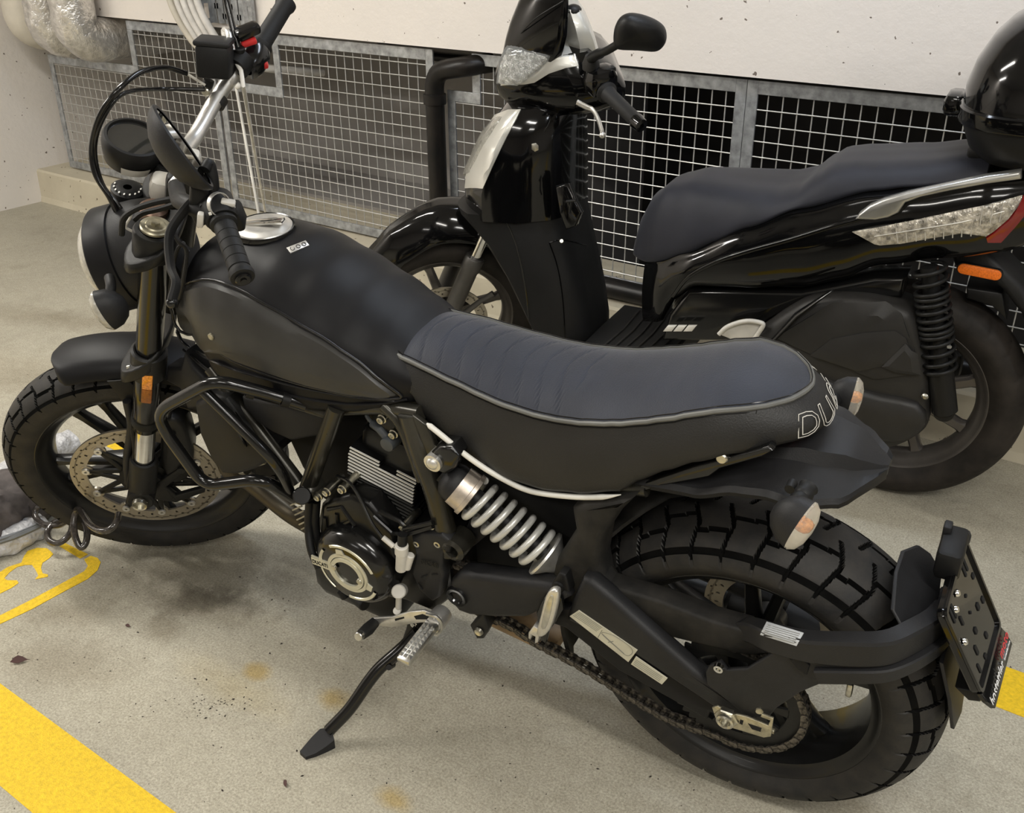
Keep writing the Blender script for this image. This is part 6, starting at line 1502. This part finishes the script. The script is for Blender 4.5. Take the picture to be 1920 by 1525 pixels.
# ---------------------------------------------------------------- mesh fence panels under the wall
YF = 3.03
def bar_(x0, z0, x1, z1, t=.008): return Geo().box(((x0+x1)/2, YF, (z0+z1)/2), (abs(x1-x0), t, abs(z1-z0)), None, .0012)
FT_, FB_ = .968, .186
wires_v = {}; wires_h = {}
def fence(label, x0, x1, notches, bw=.036, zb=FB_, topw=.040):
    """notches: (xa, xb, z) parts of the top cut down to height z"""
    r = empty('mesh_fence_panel', label, 'fence', Matrix.Translation(((x0+x1)/2, YF, zb)), 'galvanised mesh panels closing the low opening in the wall')
    T = Matrix.Translation((-(x0+x1)/2, -YF, -zb))
    def put(g, n, m_=M_GALV):
        g.xf(lambda p: T @ p); return g.o(n, m_, r, smooth=False)
    def top(x):
        for a_, b_, z in notches:
            if a_ <= x <= b_: return z
        return FT_
    put(bar_(x0, zb, x1, zb+bw), 'frame_bar')
    put(bar_(x0, zb+bw, x0+bw, top(x0+.001)), 'frame_bar'); put(bar_(x1-bw, zb+bw, x1, top(x1-.001)), 'frame_bar')
    xs_ = sorted({x0, x1}.union(*[{a_, b_} for a_, b_, z in notches] or [set()])); xs_ = [x for x in xs_ if x0 <= x <= x1]
    for a_, b_ in zip(xs_, xs_[1:]):
        z = top((a_+b_)/2); lo = a_ if a_ > x0 else a_+bw; hi = b_ if b_ < x1 else b_-bw
        z_n = top(b_+.002) if b_ < x1 else z; z_p = top(a_-.002) if a_ > x0 else z
        A = lo-(bw if z < z_p and a_ > x0 else 0); Bq = hi+(bw if z < z_n and b_ < x1 else 0)
        put(bar_(A if z < FT_ else lo, z-topw, Bq if z < FT_ else hi, z), 'frame_bar')
        if b_ < x1 and z < z_n: put(bar_(b_, z, b_+bw, z_n-topw), 'frame_bar')
        if a_ > x0 and z < z_p: put(bar_(a_-bw, z, a_, z_p-topw), 'frame_bar')
    p_ = .0478
    nx = int((x1-x0)/p_)
    vm = {}
    for i in range(nx+1):
        x = x0+.020+i*p_
        if x > x1-.01: break
        zt = top(x)-topw*.5
        for a_, b_, z in notches:
            if b_ < x < b_+bw and b_ < x1: zt = FT_-topw*.5
        key = round(zt, 3)
        if key not in vm:
            vm[key] = Geo().cyl(V((0, .006, zb+.015)), V((0, .006, zt)), .0021, n=6).xf(lambda p: p-V((0, 0, zb))).o('mesh_wire', M_WIRE, r); vm[key].location.x = x-(x0+x1)/2
        else: share(vm[key], r, Matrix.Translation((x-(x0+x1)/2, 0, 0)))
    hm = {}
    z = zb+.055
    while z < FT_-.02:
        # span of x where the panel is at least this high
        segs = []; cur = None
        for a_, b_ in zip(xs_, xs_[1:]):
            if top((a_+b_)/2)-topw*.4 > z: cur = [a_, b_] if cur is None else [cur[0], b_]
            else:
                if cur: segs.append(cur)
                cur = None
        if cur: segs.append(cur)
        for a_, b_ in segs:
            key = (a_, b_)
            a2 = a_-(.0 if a_ > x0 else -.012); b2 = b_-.012 if b_ == x1 else b_
            if key not in hm:
                hm[key] = Geo().cyl(V((a2, .0015, 0)), V((b2, .0015, 0)), .0021, n=6).xf(lambda p: p-V(((x0+x1)/2, 0, 0))).o('mesh_wire', M_WIRE, r); hm[key].location.z = z-zb
            else: share(hm[key], r, Matrix.Translation((0, 0, z-zb)))
        z += p_
    return r
fence('mesh panel in the far left corner with its top stepped down round the lagged pipes', -5.115, -3.805, [(-5.115, -4.40, .765)])
fence('mesh panel behind the motorcycle handlebar, notched at its left top for the cables', -3.788, -2.536, [(-3.788, -3.41, .753)])
fence('mesh panel with a small notch beside the black drain pipe, behind the scooter front', -2.472, -1.283, [(-2.472, -2.352, .830)], zb=.205)
fence('mesh panel on the right, behind the scooter seat and top case', -1.281, .60, [], zb=.205)
# ---- lagged pipes in the left corner, elbows turning into the opening
def elbow(x, y, r, zc, z1=HC, yb=3.80, er=.10):
    pts = [V((x, y, z1)), V((x, y, zc+er+.25)), V((x, y, zc+er))]
    for q in range(1, 8):
        a = rad(90*q/8); pts.append(V((x, y+er-er*math.cos(a), zc+er-er*math.sin(a))))
    pts += [V((x, y+er, zc)), V((x, y+er+.2, zc)), V((x, yb, zc))]
    return [pts[0]]+[p for a_, b_ in zip(pts, pts[1:]) for p in (a_.lerp(b_, .5), b_)]
def lag(x, y, r, zc, m_, lab, crinkle=.0, seed=0, n=40, name='lagged_pipe'):
    P = elbow(x, y, r, zc); Q = []
    for a_, b_ in zip(P, P[1:]):
        k = max(1, int((b_-a_).length/.02)); Q += [a_.lerp(b_, i/k) for i in range(k)]
    Q.append(P[-1])
    g = Geo().tube(Q, r, n)
    if crinkle: 
        nrm = len(Q)
        for i in range(nrm):
            for k in range(n):
                p = g.v[i*n+k]; d = (p-Q[i]).normalized(); bend = 1 if zc-.1 < Q[i].z < zc+.20 and Q[i].y < y+.15 else .25
                g.v[i*n+k] = p+d*crinkle*bend*(noise.noise(p*16+V((seed, 0, 0)))+.6*noise.noise(p*42))
    o_ = g.o(name, m_, None, ang=70); tag(o_, lab, 'pipe')
    return o_
lag(-4.56, 2.865, .100, .877, M_FOIL, 'foil-lagged pipe nearest the mesh, its elbow turning into the wall opening', .0045, 3)
lag(-4.79, 2.865, .092, .872, M_FOIL, 'middle foil-lagged pipe with a crumpled elbow', .010, 11)
lag(-5.02, 2.88, .085, .885, M_CREAMP, 'cream lagged pipe closest to the side wall', .002, 5)
# ---- black drain pipe: out of the wall, down between the panels, then along the kerb
dp = [V((-2.36, 3.10, .935)), V((-2.40, 3.02, .935))]
dp = fillet([V((-2.30, 3.08, .935)), V((-2.36, 2.985, .925)), V((-2.499, 2.985, .90)), V((-2.499, 2.985, .216)), V((-2.40, 2.985, .216)), V((3.0, 2.985, .216))], .07, 8)
o_ = Geo().tube(dp, .036, 24).o('drain_pipe', M_BPIPE, None); tag(o_, 'black drain pipe dropping between two mesh panels and running along the kerb', 'pipe')
Geo().lathe([(.036, -.02), (.043, -.018), (.043, .018), (.036, .02)], V((-2.499, 2.985, .80)), V((0, 0, 1)), 24).o('pipe_socket', M_BPIPE, o_)
# ---- perforated cable tray with cables
tr = empty('cable_tray', 'perforated galvanised cable tray running up the wall', 'cable tray', Matrix.Translation((-3.64, 2.99, .99)))
TW_ = .135
g = Geo()
cols = 5; pitch = .05
x0 = -TW_
# web built as strips between slots so the perforation is real
sl_w = .008; 
xs_ = [-TW_+.02+i*(2*TW_-.04)/(cols) for i in range(cols+1)]
H_ = 1.2
for i in range(cols+1):
    a_ = -TW_ if i == 0 else xs_[i-1]+.024; b_ = xs_[i] if i < cols else TW_
    g.box(((a_+b_)/2 if True else 0, 0, H_/2), (max(.004, b_-a_), .0015, H_))
for i in range(cols):
    a_, b_ = xs_[i], xs_[i]+.024
    z = .0 if i % 2 == 0 else -.04
    while z < H_:
        z0 = max(0, z+.058); z1 = min(H_, z+.080); g.box(((a_+b_)/2, 0, (z0+z1)/2), (b_-a_, .0015, max(.001, z1-z0))); z += .08
    g.box((a_+.0045, 0, H_/2), (.009, .0015, H_)).box((b_-.0045, 0, H_/2), (.009, .0015, H_))
g.o('tray_web', M_GALV, tr, smooth=False)
for s_ in (-1, 1):
    g = Geo(); z = 0
    while z < H_:
        g.box((s_*TW_, -.03, z+.01), (.002, .06, .02)); g.box((s_*TW_, -.008, z+.05), (.002, .016, .06)); g.box((s_*TW_, -.05, z+.05), (.002, .02, .06)); z += .08
    g.o('tray_flange', M_GALV, tr, smooth=False)
tr.location = (-3.58, 2.985, 1.0)
for k in range(5):
    x_ = -3.86+.045*k
    pts = [V((x_-.06, 2.93, 1.75)), V((x_-.045, 2.91, 1.35)), V((x_-.01, 2.89, 1.12)), V((x_+.05, 2.90, .98)), V((x_+.12, 2.94, .88)), V((x_+.20, 3.06, .82)), V((x_+.28, 3.3, .78))]
    o_ = Geo().tube(cat(pts, 6), .0155-.0015*(k % 2), 14).o('power_cable', M_CABLE if k else M_CREAMP, None)
    tag(o_, ['cream cable farthest left of the five sagging beside the cable tray', 'second cable from the left of the five sagging beside the cable tray', 'middle cable of the five sagging beside the cable tray', 'fourth cable from the left of the five sagging beside the tray', 'rightmost of the five pale cables, closest to the perforated tray'][k], 'cable', 'pale cables beside the cable tray')
# ---- two white cords hanging behind the tank
hbw = BK.mw @ BK.st(F(437, 100, .25))
e0 = WY(499, 410, 2.86)
pts = [hbw, hbw.lerp(e0, .10)+V((.03, 0, -.02)), hbw.lerp(e0, .17)+V((.035, 0, -.025)), hbw.lerp(e0, .3)+V((.03, 0, -.01)), e0, WY(503, 440, 2.86)]
c_ = [BK.mw @ BK.st(F(437, 100, .25)), BK.mw @ BK.st(F(440, 112, .235)), BK.mw @ BK.st(F(452, 132, .22)), BK.mw @ BK.st(F(456, 160, .20))]
o_ = Geo().tube(c_[:3]+cat([c_[3], c_[3].lerp(e0, .5), e0, V((e0.x, e0.y, .02))], 4), .0042, 8).o('white_cord', M_CORD, None)
tag(o_, 'white cord hanging from the brake lever perch down behind the tank', 'cord')
t0 = WY(442, 160, 3.005); t1 = WY(487, 412, 2.95)
o_ = Geo().tube([t0, t0.lerp(t1, .5), t1, V((t1.x, 2.95, .178))], .0065, 8).sphere(t0+V((.01, 0, 0)), .016, 10, (1.4, .8, 1)).o('white_cord', M_CORD, None)
tag(o_, 'white cord knotted to the lower edge of the mesh notch and hanging to the kerb', 'cord')
# dark cable end dangling at the top beside the cables
o_ = Geo().tube(cat([WY(345, -10, 2.96), WY(347, 3, 2.96), WY(349, 10, 2.96)], 3), .008, 8).tube(cat([WY(352, -12, 2.96), WY(362, 2, 2.96), WY(368, 0, 2.96)], 3), .009, 8).o('cable_strap', M_PLAST, None)
tag(o_, 'black strap ends hanging on the wall beside the pale cables', 'strap')
# ---- silver motorcycle cover bundled on the floor at the left edge
cv = empty('folded_cover', 'bundled silver and taupe fabric cover lying on the floor in front of the wheel', 'cover', Matrix.Translation(G0(-40, 960)))
cvo = G0(-40, 960)
def roll(pts, r0_, m_, nm, seed):
    P = cat([G0(a_, b_, h)-cvo for a_, b_, h in pts], 14); g = Geo().tube(P, r0_, 40)
    for i, v_ in enumerate(g.v):
        c_ = P[i//40]; d = (v_-c_); g.v[i] = c_+d*(1+.32*noise.noise(v_*12+V((seed, 0, 0)))+.30*abs(noise.noise(v_*26))+.12*noise.noise(v_*60))
        g.v[i].z = max(.004, g.v[i].z)
    return g.o(nm, m_, cv, ang=60)
roll([(-260, 930, .05), (-120, 940, .06), (0, 905, .05), (40, 880, .04), (90, 850, .03), (135, 832, .02)], .040, M_TARP, 'silver_fold', 1)
roll([(-240, 1000, .06), (-60, 950, .08), (30, 900, .06), (70, 890, .03)], .045, M_TARP, 'silver_fold', 9)
roll([(-260, 1050, .05), (-100, 1000, .07), (0, 960, .07), (50, 930, .06), (90, 925, .03)], .075, M_TARPB, 'taupe_fold', 4)
roll([(-240, 1075, .02), (-60, 1035, .025), (20, 1012, .025), (80, 985, .02)], .035, M_TARP, 'silver_hem', 7)
zp = cat([G0(-80, 1052, .045), G0(-20, 1022, .05), G0(30, 1005, .05), G0(75, 985, .045)], 20)
g = Geo().tube([p-cvo for p in zp], .008, 6)
for i in range(0, len(zp)-1):
    g.box(zp[i]-cvo+V((0, 0, .006)), (.004, .030, .004))
g.o('zip', mat('grey_zip', (.16, .17, .18), .5), cv)
# ---- coiled cable lock hanging through the front wheel
def WP(px, py, z): return onplane(px, py, 2, z)
lk = []
pix_l = [(222, 965, .21), (218, 980, .21), (205, 993, .20), (188, 995, .195), (170, 985, .19), (158, 968, .185), (148, 955, .18), (141, 962, .165), (138, 985, .14), (142, 1010, .11), (152, 1027, .09), (162, 1015, .10), (162, 990, .12), (152, 975, .13), (128, 971, .12), (105, 978, .075), (90, 995, .06), (92, 1012, .045), (108, 1019, .04), (126, 1008, .05), (135, 990, .07), (130, 975, .09), (110, 985, .07), (85, 985, .06), (70, 975, .06), (65, 962, .07), (72, 952, .08), (90, 950, .08), (110, 955, .075)]
P = cat([WP(a_, b_, z) for a_, b_, z in pix_l], 6)
o_ = Geo().tube(P, .0080, 12).o('coiled_cable_lock', M_LOCK, None); tag(o_, 'smoked grey coiled lock cable hanging out of the front wheel', 'cable lock')
# ---- litter on the floor
def leaf(px, py, s_, rot, lab):
    p = G0(px, py); e1 = V((math.cos(rot), math.sin(rot), 0)); e2 = V((-math.sin(rot), math.cos(rot), 0)); r = []
    L_ = [(-1, 0, .004), (-.5, .32, .010), (0, .42, .012), (.5, .28, .009), (1, 0, .004), (1.35, .03, .002), (1.0, -.05, .003), (.5, -.25, .003), (0, -.36, .002), (-.5, -.26, .003)]
    g = Geo().plate([e1*(a_*s_)+e2*(b_*s_)+V((0, 0, z*s_/.016+.002)) for a_, b_, z in L_], (0, 0, -.0006))
    o2 = g.o('dry_leaf', M_LEAF, None); o2.location = (p.x, p.y, 0); tag(o2, lab, 'leaf'); return o2
leaf(36, 1243, .017, .9, 'curled dry reddish leaf on the concrete at the left edge')
leaf(535, 1472, .009, -.5, 'small dark leaf scrap on the floor below the side stand')
leaf(240, 1176, .007, .3, 'tiny dark leaf scrap between the bay symbol and the front wheel')
g = Geo(); rnd = random.Random(4)
for i in range(260):
    px, py = rnd.uniform(20, 1500), rnd.uniform(1040, 1520)
    if rnd.random() < .25: px, py = rnd.gauss(400, 40), rnd.gauss(1320, 10)
    p = G0(px, py); s_ = rnd.uniform(.0008, .0030) if rnd.random() > .1 else .004
    if p.y < .70 and p.y > .54: s_ *= .5
    a = rnd.uniform(0, 3); c_, q = math.cos(a), math.sin(a)
    g.add([p+V((c_*s_, q*s_, .0005)), p+V((-q*s_*.5, c_*s_*.5, .0005)), p+V((-c_*s_, -q*s_, .0005)), p+V((q*s_*.5, -c_*s_*.5, .0005)), p+V((0, 0, s_*.7))], [(0, 1, 4), (1, 2, 4), (2, 3, 4), (3, 0, 4)])
o_ = g.o('floor_grit', M_GRIT, None, smooth=False, kind='stuff'); o_['label'] = 'scattered dark crumbs of grit on the concrete floor'; o_['category'] = 'grit'
# ---- things dimly seen in the light well
for i, (x, z, r) in enumerate(((-3.1, .87, .022), (-3.1, .81, .018), (-1.2, .80, .03))):
    yy = 3.80-r if i < 2 else 4.55-r
    o_ = Geo().tube([V((x-.4 if i < 2 else x-.9, yy, z)), V((x+.38 if i < 2 else x+.9, yy, z+.004))], r, 12).o('well_pipe', M_BPIPE, None)
    tag(o_, ['upper dark pipe on the back of the light well behind the middle mesh panel', 'lower dark pipe on the back of the light well behind the middle mesh panel', 'dark pipe on the back of the light well behind the right mesh panels'][i], 'pipe')
